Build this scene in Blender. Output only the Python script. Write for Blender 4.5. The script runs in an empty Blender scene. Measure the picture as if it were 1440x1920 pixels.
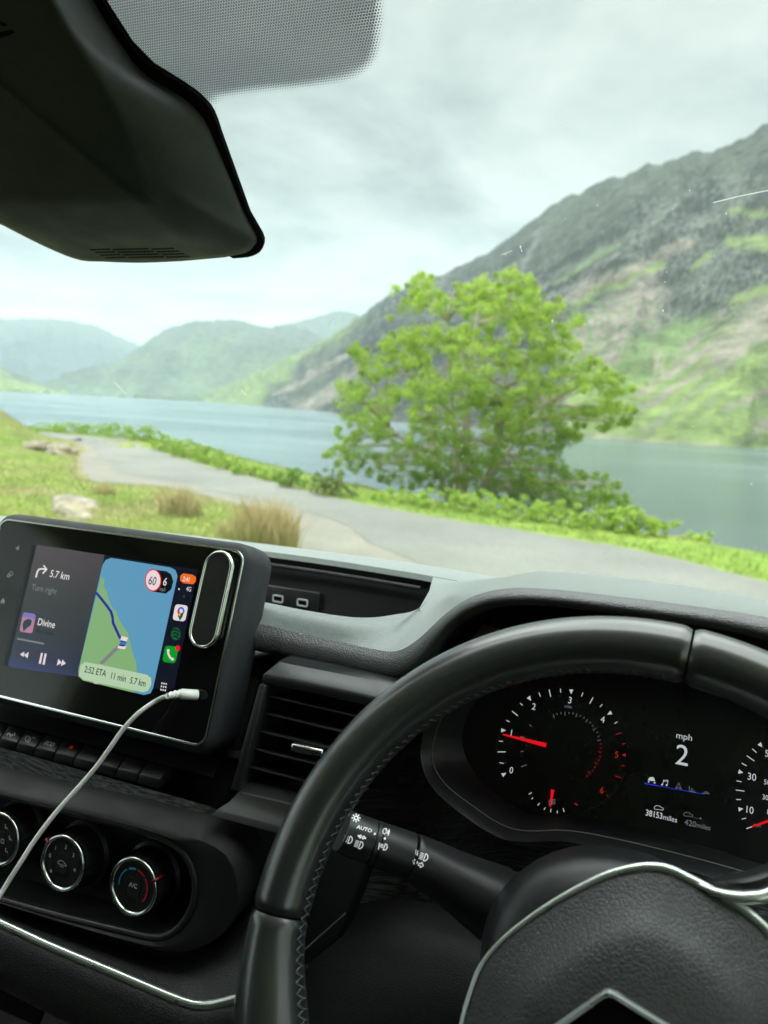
import bpy, bmesh, math, random
import numpy as np
from math import sin, cos, tan, pi, radians, degrees, atan2, sqrt, hypot
from mathutils import Vector, Matrix, noise
from mathutils.bvhtree import BVHTree
random.seed(7); rng = np.random.RandomState(7)
V = Vector
scene = bpy.context.scene
COL = scene.collection

# ------------------------------------------------------------------ camera
# camera at the world origin; the van points along +Y, the road lies at z = -2 m
F, YAW, PITCH, ROLL = 1400.0, 21.0, -7.95, 3.0
ROT = Matrix.Rotation(radians(YAW), 3, 'Z') @ Matrix.Rotation(pi/2+radians(PITCH), 3, 'X') @ Matrix.Rotation(radians(ROLL), 3, 'Z')
ROTI = ROT.transposed()
cam = bpy.data.cameras.new('camera'); camo = bpy.data.objects.new('camera', cam); COL.objects.link(camo)
camo.matrix_world = ROT.to_4x4()
cam.sensor_fit = 'VERTICAL'; cam.sensor_height = 34.6; cam.lens = 34.6*F/1920
cam.clip_start = 0.02; cam.clip_end = 40000
cam.dof.use_dof = True; cam.dof.focus_distance = 0.56; cam.dof.aperture_fstop = cam.lens/3.4
scene.camera = camo
# ------------------------------------------------------------------ light
EXPO = 1.12
SUN_EL, SUN_AZ = 50, 238          # azimuth clockwise from +Y
w = bpy.data.worlds.new('World'); scene.world = w; w.use_nodes = True
nt = w.node_tree; nt.nodes.clear()
def N(t, typ, **kw):
    n = t.nodes.new(typ)
    for k, v in kw.items():
        if k.startswith('i_'):
            kk = k[2:]; kk = int(kk) if kk.isdigit() else kk.replace('_', ' ')
            n.inputs[kk].default_value = v
        else: setattr(n, k, v)
    return n
def L(t, a, ao, b, bi): t.links.new(a.outputs[ao], b.inputs[bi])
out = N(nt, 'ShaderNodeOutputWorld'); bg = N(nt, 'ShaderNodeBackground', i_Strength=0.1); L(nt, bg, 0, out, 0)
sky = N(nt, 'ShaderNodeTexSky', sky_type='NISHITA', sun_disc=False, sun_elevation=radians(SUN_EL), sun_rotation=radians(SUN_AZ))
tc = N(nt, 'ShaderNodeTexCoord'); sep = N(nt, 'ShaderNodeSeparateXYZ'); L(nt, tc, 'Generated', sep, 0)
zc = N(nt, 'ShaderNodeMath', operation='MAXIMUM', i_1=0.0); L(nt, sep, 'Z', zc, 0)
za = N(nt, 'ShaderNodeMath', operation='ADD', i_1=0.16); L(nt, zc, 0, za, 0)
dx = N(nt, 'ShaderNodeMath', operation='DIVIDE'); L(nt, sep, 'X', dx, 0); L(nt, za, 0, dx, 1)
dy = N(nt, 'ShaderNodeMath', operation='DIVIDE'); L(nt, sep, 'Y', dy, 0); L(nt, za, 0, dy, 1)
cmb = N(nt, 'ShaderNodeCombineXYZ'); L(nt, dx, 0, cmb, 0); L(nt, dy, 0, cmb, 1)
n1 = N(nt, 'ShaderNodeTexNoise', i_Scale=0.95, i_Detail=7.0, i_Roughness=0.55, i_Distortion=0.6); L(nt, cmb, 0, n1, 'Vector')
n2 = N(nt, 'ShaderNodeTexNoise', i_Scale=2.4, i_Detail=7.0, i_Roughness=0.6); L(nt, cmb, 0, n2, 'Vector')
mxn = N(nt, 'ShaderNodeMath', operation='MULTIPLY_ADD', i_1=0.42); L(nt, n2, 'Fac', mxn, 0); L(nt, n1, 'Fac', mxn, 2)
ramp = N(nt, 'ShaderNodeValToRGB'); L(nt, mxn, 0, ramp, 0)
e = ramp.color_ramp.elements
e[0].position = 0.55; e[0].color = (0.44, 0.465, 0.445, 1); e[1].position = 0.80; e[1].color = (.94, .955, .92, 1)
el_ = e.new(0.66); el_.color = (0.65, 0.70, 0.67, 1)
up = N(nt, 'ShaderNodeMapRange', i_1=0.46, i_2=0.85, i_3=3.9, i_4=38.0); up.interpolation_type = 'SMOOTHSTEP'
L(nt, sep, 'Z', up, 0)
cl = N(nt, 'ShaderNodeVectorMath', operation='SCALE'); L(nt, ramp, 0, cl, 0); L(nt, up, 0, cl, 'Scale')
mx = N(nt, 'ShaderNodeMix', data_type='RGBA'); mx.inputs[0].default_value = 0.98
L(nt, sky, 0, mx, 6); L(nt, cl, 0, mx, 7); L(nt, mx, 2, bg, 'Color')
sl = bpy.data.lights.new('sun', 'SUN'); sl.energy = 1.2; sl.angle = radians(10); sl.color = (1, .97, .9)
so = bpy.data.objects.new('sun', sl); COL.objects.link(so)
sd = V((sin(radians(SUN_AZ))*cos(radians(SUN_EL)), cos(radians(SUN_AZ))*cos(radians(SUN_EL)), sin(radians(SUN_EL))))
so.rotation_euler = sd.to_track_quat('Z', 'Y').to_euler()
vs = scene.view_settings; vs.view_transform = 'Standard'; vs.look = 'None'; vs.exposure = EXPO; vs.gamma = 1
cy = scene.cycles
cy.use_denoising = True; cy.max_bounces = 10; cy.transparent_max_bounces = 12; cy.volume_bounces = 2; cy.diffuse_bounces = 4
cy.glossy_bounces = 4; cy.caustics_reflective = False; cy.caustics_refractive = False; cy.sample_clamp_indirect = 4

# ------------------------------------------------------------------ helpers
def ray(x, y): return ROT @ V((x-720, 960-y, -F))
def at(x, y, Y): d = ray(x, y); return d*(Y/d.y)
def atz(x, y, z): d = ray(x, y); return d*(z/d.z)
def atd(x, y, dist): d = ray(x, y); return d*(dist/hypot(d.x, d.y))
def proj(p): q = ROTI @ V(p); return 720+q.x/-q.z*F, 960-q.y/-q.z*F
class Plane:
    def __init__(s, o, u, n):
        s.o = V(o); s.n = V(n).normalized(); s.u = (V(u)-s.n*V(u).dot(s.n)).normalized(); s.v = s.n.cross(s.u)
        if s.v.z < 0: s.v = -s.v
    def hit(s, x, y):
        d = ray(x, y); return d*(s.o.dot(s.n)/d.dot(s.n))
    def ab(s, x, y): q = s.hit(x, y)-s.o; return q.dot(s.u), q.dot(s.v)
    def pt(s, a, b, k=0): return s.o+s.u*a+s.v*b+s.n*k
def smooth(a, b, x):
    t = min(1, max(0, (x-a)/(b-a))); return t*t*(3-2*t)
def crom(pts, n, closed=False):
    """Catmull-Rom resample to n points, even in arc length"""
    P = [V(p) for p in pts]; m = len(P); out = []
    segs = m if closed else m-1
    for i in range(segs):
        if closed: a, b, c, d = P[(i-1) % m], P[i], P[(i+1) % m], P[(i+2) % m]
        else:
            b, c = P[i], P[i+1]; a = P[i-1] if i else b*2-c; d = P[i+2] if i+2 < m else c*2-b
        for k in range(12):
            t = k/12; out.append(0.5*((2*b)+(c-a)*t+(2*a-5*b+4*c-d)*t*t+(3*b-a-3*c+d)*t**3))
    if not closed: out.append(P[-1].copy())
    else: out.append(out[0].copy())
    s = [0]
    for i in range(1, len(out)): s.append(s[-1]+(out[i]-out[i-1]).length)
    res = []; j = 0; T = s[-1]; cnt = n if closed else n-1
    for k in range(n):
        q = T*k/cnt
        while j < len(s)-2 and s[j+1] < q: j += 1
        f = (q-s[j])/max(1e-12, s[j+1]-s[j]); res.append(out[j].lerp(out[j+1], f))
    return res
def cparam(pts, n):
    P = [V(p) for p in pts]; m = len(P); out = []
    for k in range(n):
        q = (m-1)*k/(n-1); i = min(int(q), m-2); t = q-i; b, c = P[i], P[i+1]; a = P[i-1] if i else b*2-c; d = P[i+2] if i+2 < m else c*2-b
        out.append(0.5*((2*b)+(c-a)*t+(2*a-5*b+4*c-d)*t*t+(3*b-a-3*c+d)*t**3))
    return out
class MB:
    def __init__(s): s.v = []; s.f = []; s.mi = []
    def add(s, vs, fs, m=0):
        o = len(s.v); s.v += [tuple(v) for v in vs]; s.f += [tuple(i+o for i in f) for f in fs]; s.mi += [m]*len(fs); return s
    def poly(s, pts, m=0): return s.add(pts, [range(len(pts))], m)
    def slab(s, pts, d, m=0):
        n = len(pts); d = V(d); P = [V(p) for p in pts]
        return s.add(P+[p+d for p in P], [tuple(range(n)), tuple(range(2*n-1, n-1, -1))]+[(i, n+i, n+(i+1) % n, (i+1) % n) for i in range(n)], m)
    def grid(s, rows, m=0, closed=False):
        R = len(rows); Cn = len(rows[0]); vs = [p for r in rows for p in r]; fs = []
        for i in range(R-1):
            for j in range(Cn if closed else Cn-1):
                k = (j+1) % Cn; fs.append((i*Cn+j, i*Cn+k, (i+1)*Cn+k, (i+1)*Cn+j))
        return s.add(vs, fs, m)
    def tube(s, pts, r, seg=10, m=0, closed=False, flat=1.0, up=None, cap=True):
        P = [V(p) for p in pts]; n = len(P); R = r if isinstance(r, (list, tuple)) else [r]*n; rows = []
        up = V(up) if up is not None else None; prev = None
        for i in range(n):
            if closed: t = P[(i+1) % n]-P[i-1]
            else: t = P[min(i+1, n-1)]-P[max(i-1, 0)]
            t.normalize()
            if up is not None: a = up-t*up.dot(t)
            elif prev is not None: a = prev-t*prev.dot(t)
            else:
                a = V((0, 0, 1)) if abs(t.z) < .9 else V((1, 0, 0)); a = a-t*a.dot(t)
            a.normalize(); prev = a; b = t.cross(a)
            rows.append([P[i]+a*(R[i]*flat*cos(2*pi*k/seg))+b*(R[i]*sin(2*pi*k/seg)) for k in range(seg)])
        if closed: rows.append(rows[0])
        s.grid(rows, m, closed=True)
        if cap and not closed: s.poly(rows[0][::-1], m); s.poly(rows[-1], m)
        return s
    def box(s, o, a, b, c, m=0):
        o, a, b, c = V(o), V(a), V(b), V(c)
        return s.slab([o, o+a, o+a+b, o+b], c, m)
    def build(s, name, mats, parent=None, smooth=False, bevel=0, bseg=2, sub=0, angle=40, weld=False):
        me = bpy.data.meshes.new(name); off = wloc(parent)
        me.from_pydata([tuple(V(v)-off) for v in s.v], [], s.f)
        if not isinstance(mats, (list, tuple)): mats = [mats]
        for m in mats: me.materials.append(m)
        me.polygons.foreach_set('material_index', s.mi)
        bm = bmesh.new(); bm.from_mesh(me)
        if weld: bmesh.ops.remove_doubles(bm, verts=bm.verts, dist=1e-6)
        bmesh.ops.recalc_face_normals(bm, faces=bm.faces); bm.to_mesh(me); bm.free()
        o = bpy.data.objects.new(name, me); COL.objects.link(o)
        if parent is not None: o.parent = parent
        if smooth: me.polygons.foreach_set('use_smooth', [True]*len(me.polygons))
        if smooth and angle < 180:
            try: me.set_sharp_from_angle(angle=radians(angle))
            except Exception: pass
        if bevel:
            b = o.modifiers.new('b', 'BEVEL'); b.width = bevel; b.segments = bseg; b.limit_method = 'ANGLE'; b.angle_limit = radians(35); b.harden_normals = False
            me.polygons.foreach_set('use_smooth', [True]*len(me.polygons))
        if sub: q = o.modifiers.new('s', 'SUBSURF'); q.levels = q.render_levels = sub
        return o
def wloc(o):
    l = V((0, 0, 0))
    while o is not None: l = l+o.location; o = o.parent
    return l
def tag(o, label=None, cat=None, group=None, kind=None):
    if label: o['label'] = label
    if cat: o['category'] = cat
    if group: o['group'] = group
    if kind: o['kind'] = kind
    return o
def thing(name, loc, label, cat, group=None):
    o = bpy.data.objects.new(name, None); COL.objects.link(o); o.location = loc; o.empty_display_size = .02
    return tag(o, label, cat, group)
_tc = {}
def text2d(txt, sx=1.0, bold=0.0):
    """flat outline of a word: verts, faces in units of font size"""
    k = (txt, bold)
    if k not in _tc:
        c = bpy.data.curves.new('t', 'FONT'); c.body = txt; c.size = 1; c.offset = bold; c.resolution_u = 3; c.align_x = 'LEFT'
        o = bpy.data.objects.new('t', c); COL.objects.link(o); dg = bpy.context.evaluated_depsgraph_get(); dg.update()
        me = bpy.data.meshes.new_from_object(o.evaluated_get(dg))
        _tc[k] = ([(v.co.x, v.co.y) for v in me.vertices], [tuple(p.vertices) for p in me.polygons])
        bpy.data.objects.remove(o); bpy.data.curves.remove(c); bpy.data.meshes.remove(me)
    vs, fs = _tc[k]; return [(x*sx, y) for x, y in vs], fs
def put_text(mb, pl, txt, x, y, h, m=0, sx=1.0, k=0.0004, bold=0.01, centre=False):
    """cap height h pixels, baseline-left at pixel (x, y), lying in plane pl"""
    a, b = pl.ab(x, y); a2, b2 = pl.ab(x, y-h); s = abs(b2-b)/0.70
    vs, fs = text2d(txt, sx, bold)
    off = -max(v[0] for v in vs)*s/2 if centre else 0
    mb.add([pl.pt(a+off+v[0]*s, b+v[1]*s, k) for v in vs], fs, m)
def put_px(mb, hit, pts, m=0, k=0.0002):
    """polygon given in pixels dropped on a surface (hit = function pixel -> point)"""
    P = []
    for x, y in pts:
        p = hit(x, y); P.append(p-ray(x, y).normalized()*k)
    mb.poly(P, m)
def line_px(mb, hit, pts, wpx, m=0, k=0.0002, closed=False):
    n = len(pts)
    for i in range(n if closed else n-1):
        a, b = V(pts[i]), V(pts[(i+1) % n]); d = (b-a)
        if d.length < 1e-6: continue
        d.normalize(); q = V((-d.y, d.x))*wpx/2; e2 = d*wpx*.25
        put_px(mb, hit, [a-q-e2, b-q+e2, b+q+e2, a+q-e2], m, k)
def text_px(mb, hit, txt, x, y, h, rot=0, m=0, sx=1, k=.0002, bold=.01):
    vs, fs = text2d(txt, sx, bold); s = h/.7; c, d = cos(radians(rot)), sin(radians(rot)); P = []
    for a, b in vs:
        X = x+(a*s*c+b*s*d); Y = y+(a*s*d-b*s*c); p = hit(X, Y); P.append(p-ray(X, Y).normalized()*k)
    mb.add(P, fs, m)
def circ2(cx, cy, rx, ry=None, n=24, a0=0, a1=360):
    ry = rx if ry is None else ry
    return [(cx+rx*cos(radians(a0+(a1-a0)*i/n)), cy+ry*sin(radians(a0+(a1-a0)*i/n))) for i in range(n if abs(a1-a0) >= 360 else n+1)]
def rrect(a0, b0, a1, b1, r, n=6):
    P = []
    for cx, cy, s in ((a1-r, b1-r, 0), (a0+r, b1-r, 90), (a0+r, b0+r, 180), (a1-r, b0+r, 270)):
        P += [(cx+r*cos(radians(s+90*i/n)), cy+r*sin(radians(s+90*i/n))) for i in range(n+1)]
    return P

# ------------------------------------------------------------------ materials
def mat(name): m = bpy.data.materials.new(name); m.use_nodes = True; return m, m.node_tree, m.node_tree.nodes['Principled BSDF']
def bump(t, p, h_node, h_out, strength, dist):
    b = N(t, 'ShaderNodeBump', i_Strength=strength, i_Distance=dist); L(t, h_node, h_out, b, 'Height'); L(t, b, 0, p, 'Normal'); return b
def plastic(name, col, rough=.5, grain=0, gs=650, spec=.5, coat=0, vary=.12, metal=0, sheen=0):
    m, t, p = mat(name)
    if max(col) < .1: col = (col[0]*1.06, col[1]*.95, col[2]*1.04)
    p.inputs['Base Color'].default_value = (*col, 1); p.inputs['Roughness'].default_value = rough
    p.inputs['Specular IOR Level'].default_value = spec; p.inputs['Coat Weight'].default_value = coat; p.inputs['Metallic'].default_value = metal
    c = N(t, 'ShaderNodeTexCoord')
    nz = N(t, 'ShaderNodeTexNoise', i_Scale=35.0, i_Detail=4.0); L(t, c, 'Object', nz, 'Vector')
    mr = N(t, 'ShaderNodeMapRange', i_3=rough-vary*.6, i_4=rough+vary*.6, i_1=.3, i_2=.7); L(t, nz, 'Fac', mr, 0); L(t, mr, 0, p, 'Roughness')
    nv_ = N(t, 'ShaderNodeTexNoise', i_Scale=260.0, i_Detail=6.0, i_Roughness=.7); L(t, c, 'Object', nv_, 'Vector')
    mv = N(t, 'ShaderNodeMapRange', i_1=.3, i_2=.72, i_3=.87, i_4=1.16); L(t, nv_, 'Fac', mv, 0); sv = N(t, 'ShaderNodeVectorMath', operation='SCALE'); sv.inputs[0].default_value = col; L(t, mv, 0, sv, 'Scale')
    if max(col) < .4: L(t, sv, 0, p, 'Base Color')
    if sheen: p.inputs['Sheen Weight'].default_value = sheen; p.inputs['Sheen Roughness'].default_value = .4
    if grain:
        vo = N(t, 'ShaderNodeTexVoronoi', feature='DISTANCE_TO_EDGE', i_Scale=float(gs)); L(t, c, 'Object', vo, 'Vector')
        n3 = N(t, 'ShaderNodeTexNoise', i_Scale=gs*.9, i_Detail=2.0); L(t, c, 'Object', n3, 'Vector')
        mn = N(t, 'ShaderNodeMath', operation='MINIMUM', i_1=.16); L(t, vo, 'Distance', mn, 0)
        ad = N(t, 'ShaderNodeMath', operation='MULTIPLY_ADD', i_1=.12); L(t, n3, 'Fac', ad, 0); L(t, mn, 0, ad, 2)
        bump(t, p, ad, 0, grain, .0012)
    return m
def emis(name, col, s=1.0, gloss=False):
    m, t, p = mat(name); p.inputs['Base Color'].default_value = (0.004, .004, .005, 1)
    p.inputs['Emission Color'].default_value = (*col, 1); p.inputs['Emission Strength'].default_value = s*2**-EXPO
    p.inputs['Roughness'].default_value = .2 if gloss else .6; p.inputs['Specular IOR Level'].default_value = .3 if gloss else 0
    return m
def srgb(r, g, b):
    f = lambda c: (c/255/12.92) if c/255 <= .04045 else ((c/255+.055)/1.055)**2.4
    return (f(r), f(g), f(b))
M = {}
M['pad'] = plastic('soft_dash_plastic', (.060, .068, .068), .46, 1.0, 430, spec=.8)
M['top'] = plastic('dash_top_lit_plastic', (.15, .175, .175), .50, .5, 800, spec=.7, sheen=.55, vary=.02)  # dash plastic lightened: sky sheen on the top put into the colour
M['satin'] = plastic('satin_black_plastic', (.018, .021, .022), .36, .08, 1500)
M['dark'] = plastic('matt_black_plastic', (.010, .011, .012), .6, .15, 1200, spec=.35)
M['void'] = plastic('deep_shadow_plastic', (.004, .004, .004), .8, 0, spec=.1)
M['house'] = plastic('sensor_housing_plastic', (.029, .035, .038), .62, .10, 1600, spec=.35)
M['gloss'] = plastic('piano_black_glass', (.004, .004, .005), .08, 0, spec=.5, vary=.02)
M['leather'] = plastic('smooth_wheel_leather', (.022, .026, .027), .30, .02, 1400, spec=1.0, coat=.3, vary=.02)
M['hubp'] = plastic('airbag_cover_grain', (.028, .033, .034), .44, .7, 420, spec=.6)
M['knee'] = plastic('knee_panel_grain', (.026, .030, .030), .5, .8, 430, spec=.4)
M['chrome'] = plastic('satin_chrome', (.78, .82, .80), .2, 0, metal=1, vary=.05)
M['silver'] = plastic('silver_trim_paint', (.80, .86, .85), .28, 0, metal=.85, vary=.05)
M['white'] = plastic('white_cable_plastic', (.93, .93, .92), .38, 0, vary=.05)
M['thread'] = plastic('grey_thread', (.13, .15, .145), .7, 0)
M['red'] = plastic('red_pointer_plastic', (.20, .008, .012), .2, 0)
M['print'] = emis('glow_white_print', (.62, .66, .66), .6); M['print'].node_tree.nodes['Principled BSDF'].inputs['Base Color'].default_value = (.7, .72, .7, 1)  # stalk print given its own glow in place of light falling on it
M['print_dim'] = emis('glow_dim_print', (.5, .5, .5), .12); M['print_dim'].node_tree.nodes['Principled BSDF'].inputs['Base Color'].default_value = (.45, .47, .46, 1)  # key and knob print with a faint glow added
M['print_red'] = emis('glow_red_print', (.5, .02, .02), .5)  # red key print, made visible by an added glow
M['wood'] = None
def brushed():
    m, t, p = mat('brushed_dark_trim'); c = N(t, 'ShaderNodeTexCoord')
    mp = N(t, 'ShaderNodeMapping'); mp.inputs['Scale'].default_value = (14, 40, 900); L(t, c, 'Object', mp, 'Vector')
    nd = N(t, 'ShaderNodeTexNoise', i_Scale=9.0, i_Detail=1.0); L(t, c, 'Object', nd, 'Vector')
    va = N(t, 'ShaderNodeVectorMath', operation='SCALE', i_Scale=22.0); L(t, nd, 'Color', va, 0)
    vb = N(t, 'ShaderNodeVectorMath', operation='ADD'); L(t, mp, 0, vb, 0); L(t, va, 0, vb, 1)
    nz = N(t, 'ShaderNodeTexNoise', i_Scale=1.0, i_Detail=3.0, i_Roughness=.7); L(t, vb, 0, nz, 'Vector')
    r = N(t, 'ShaderNodeValToRGB'); L(t, nz, 'Fac', r, 0); r.color_ramp.elements[0].position = .42; r.color_ramp.elements[0].color = (.012, .013, .014, 1)
    r.color_ramp.elements[1].position = .7; r.color_ramp.elements[1].color = (.15, .155, .16, 1); L(t, r, 0, p, 'Base Color')
    p.inputs['Roughness'].default_value = .42; p.inputs['Metallic'].default_value = .3; bump(t, p, nz, 'Fac', .5, .0006); return m
M['brushed'] = brushed()
def glass():
    m, t, p = mat('tinted_windscreen_glass'); t.nodes.remove(p); o = t.nodes['Material Output']
    tr = N(t, 'ShaderNodeBsdfTransparent'); tr.inputs[0].default_value = (.905, .95, .925, 1)
    gl = N(t, 'ShaderNodeBsdfGlossy', i_Roughness=0.0); fr = N(t, 'ShaderNodeFresnel', i_IOR=1.14); mxs = N(t, 'ShaderNodeMixShader')
    L(t, fr, 0, mxs, 0); L(t, tr, 0, mxs, 1); L(t, gl, 0, mxs, 2); L(t, mxs, 0, o, 0); return m
M['glass'] = glass()
def frit():
    """ceramic dot matrix: hexagonal dots whose size follows the attribute 'fade'"""
    m, t, p = mat('ceramic_dot_matrix'); o = t.nodes['Material Output']; p.inputs['Base Color'].default_value = (.09, .075, .15, 1); p.inputs['Roughness'].default_value = .6
    uv = N(t, 'ShaderNodeUVMap'); s3 = sqrt(3)
    def cell(off):
        a = N(t, 'ShaderNodeVectorMath', operation='MULTIPLY_ADD'); a.inputs[1].default_value = (1, 1/s3, 0); a.inputs[2].default_value = (off, off, 0); L(t, uv, 0, a, 0)
        f = N(t, 'ShaderNodeVectorMath', operation='FRACTION'); L(t, a, 0, f, 0)
        s = N(t, 'ShaderNodeVectorMath', operation='SUBTRACT'); s.inputs[1].default_value = (.5, .5, 0); L(t, f, 0, s, 0)
        q = N(t, 'ShaderNodeVectorMath', operation='MULTIPLY'); q.inputs[1].default_value = (1, s3, 0); L(t, s, 0, q, 0)
        l = N(t, 'ShaderNodeVectorMath', operation='LENGTH'); L(t, q, 0, l, 0); return l
    a, b = cell(0), cell(.5); mn = N(t, 'ShaderNodeMath', operation='MINIMUM'); L(t, a, 'Value', mn, 0); L(t, b, 'Value', mn, 1)
    at_ = N(t, 'ShaderNodeAttribute', attribute_name='fade'); lt = N(t, 'ShaderNodeMath', operation='LESS_THAN'); L(t, mn, 0, lt, 0); L(t, at_, 'Fac', lt, 1)
    tr = N(t, 'ShaderNodeBsdfTransparent'); mxs = N(t, 'ShaderNodeMixShader'); L(t, lt, 0, mxs, 0); L(t, tr, 0, mxs, 1); L(t, p, 0, mxs, 2); L(t, mxs, 0, o, 0); return m
M['frit'] = frit()
def vcol(name, rough=.9, nscale=.2, amt=.25, bumpd=0, bscale=1.0):
    m, t, p = mat(name); a = N(t, 'ShaderNodeAttribute', attribute_name='col'); c = N(t, 'ShaderNodeTexCoord')
    nz = N(t, 'ShaderNodeTexNoise', i_Scale=nscale, i_Detail=8.0, i_Roughness=.65); L(t, c, 'Object', nz, 'Vector')
    mr = N(t, 'ShaderNodeMapRange', i_1=.3, i_2=.7, i_3=1-amt, i_4=1+amt); L(t, nz, 'Fac', mr, 0)
    s = N(t, 'ShaderNodeVectorMath', operation='SCALE'); L(t, a, 'Color', s, 0); L(t, mr, 0, s, 'Scale'); L(t, s, 0, p, 'Base Color')
    p.inputs['Roughness'].default_value = rough; p.inputs['Specular IOR Level'].default_value = .15
    if bumpd:
        n2 = N(t, 'ShaderNodeTexNoise', i_Scale=bscale, i_Detail=6.0, i_Roughness=.6); L(t, c, 'Object', n2, 'Vector'); bump(t, p, n2, 'Fac', 1.0, bumpd)
    return m
M['fell'] = vcol('fell_rock_and_turf', nscale=.03, amt=.5, bumpd=30, bscale=.016)
M['turf'] = vcol('verge_turf', nscale=3.0, amt=.35, bumpd=.05, bscale=6.0)
def leafm(name, c1, c2, trans=.35):
    m, t, p = mat(name); o = t.nodes['Material Output']; g = N(t, 'ShaderNodeObjectInfo'); at_ = N(t, 'ShaderNodeAttribute', attribute_name='tone')
    mxc = N(t, 'ShaderNodeMix', data_type='RGBA'); mxc.inputs[6].default_value = (*c1, 1); mxc.inputs[7].default_value = (*c2, 1); L(t, at_, 'Fac', mxc, 0)
    L(t, mxc, 2, p, 'Base Color'); p.inputs['Roughness'].default_value = .55; p.inputs['Specular IOR Level'].default_value = .25
    tl = N(t, 'ShaderNodeBsdfTranslucent'); L(t, mxc, 2, tl, 0); ms = N(t, 'ShaderNodeMixShader'); ms.inputs[0].default_value = trans
    L(t, p, 0, ms, 1); L(t, tl, 0, ms, 2); L(t, ms, 0, o, 0); return m
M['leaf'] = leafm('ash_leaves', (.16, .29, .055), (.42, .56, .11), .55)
M['leaf2'] = leafm('bracken_leaves', (.16, .29, .055), (.38, .52, .10), .45)
M['leaf3'] = leafm('gorse_leaves', (.13, .20, .06), (.26, .31, .11))
M['blade'] = leafm('grass_blades', (.16, .26, .05), (.42, .38, .18))
M['rush'] = leafm('rush_blades', (.24, .28, .11), (.62, .48, .28))
M['bark'] = vcol('bark', nscale=8, amt=.3)
def set_attr(o, name, vals, typ='FLOAT', dom='POINT'):
    a = o.data.attributes.new(name, typ, dom); vals = np.asarray(vals, dtype=np.float32); k = len(a.data)
    if len(vals) < k: vals = np.concatenate([vals, np.repeat(vals[-1:], k-len(vals), 0)])
    if typ == 'FLOAT': a.data.foreach_set('value', np.asarray(vals, dtype=np.float32).ravel())
    else: a.data.foreach_set('color', np.asarray(vals, dtype=np.float32).ravel())

# ================================================================== LANDSCAPE
LAKE = -12.0
redge_px = [(1900, 1225), (1700, 1165), (1440, 1093), (1200, 1033), (1000, 998), (800, 967), (650, 938), (560, 917), (450, 890), (350, 862), (250, 833), (190, 820), (130, 815), (60, 814)]
redge = [atz(x, y, -2.0) for x, y in redge_px]
redge[-1] = redge[-2]+V((-14, 2, 0)); redge.append(redge[-1]+V((-30, -6, 0)))
redge = crom([V((p.x, p.y, 0)) for p in redge], 90)
ledge_px = [(1400, 1300), (900, 1190), (620, 1090), (572, 1030), (566, 995), (540, 968), (450, 948), (380, 928), (300, 912), (200, 905), (160, 893), (152, 868), (158, 846), (140, 828), (95, 822)]
ledge = [atz(x, y, -2.0) for x, y in ledge_px]
ledge = crom([V((p.x, p.y, 0)) for p in ledge]+[V((-60, 32, 0))], 90)
RE = np.array([[p.x, p.y] for p in redge]); LE = np.array([[p.x, p.y] for p in ledge])
def sdist(E, X, Yy):
    """signed distance to polyline: + on its right-hand/lake side (walking from near to far)"""
    best = np.full(X.shape, 1e9); sg = np.ones(X.shape)
    for i in range(len(E)-1):
        a = E[i]; d = E[i+1]-a; l2 = d@d; t = np.clip(((X-a[0])*d[0]+(Yy-a[1])*d[1])/l2, 0, 1)
        ex = X-a[0]-t*d[0]; ey = Yy-a[1]-t*d[1]; q = np.hypot(ex, ey); cr = -(d[0]*ey-d[1]*ex)
        u = q < best; best = np.where(u, q, best); sg = np.where(u, np.sign(cr), sg)
    return best*sg
def sm(a, b, x): t = np.clip((x-a)/(b-a), 0, 1); return t*t*(3-2*t)
def vn(X, Y, s, seed=0):
    return np.array([noise.noise(V((x*s, y*s, seed))) for x, y in zip(np.ravel(X), np.ravel(Y))]).reshape(np.shape(X))
def height(X, Y):
    X = np.asarray(X, float); Y = np.asarray(Y, float)
    dr = sdist(RE, X, Y); dl = -sdist(LE, X, Y)
    z = np.full(X.shape, -2.0)
    z -= 13.5*sm(1.4, 24, dr)
    g = sm(0, 3.5, dl)
    bx, by = -25.5, 17.5
    m1 = np.exp(-(((X-bx)/6.0)**2+((Y-by)/6.5)**2))
    z += g*(2.0*m1+.10*vn(X, Y, .35, 3)+.05*vn(X, Y, 1.3, 5))
    z += sm(0.3, 1.5, dr)*.06*vn(X, Y, 1.1, 9)
    return z
def hz(x, y): return float(height([x], [y])[0])
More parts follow.
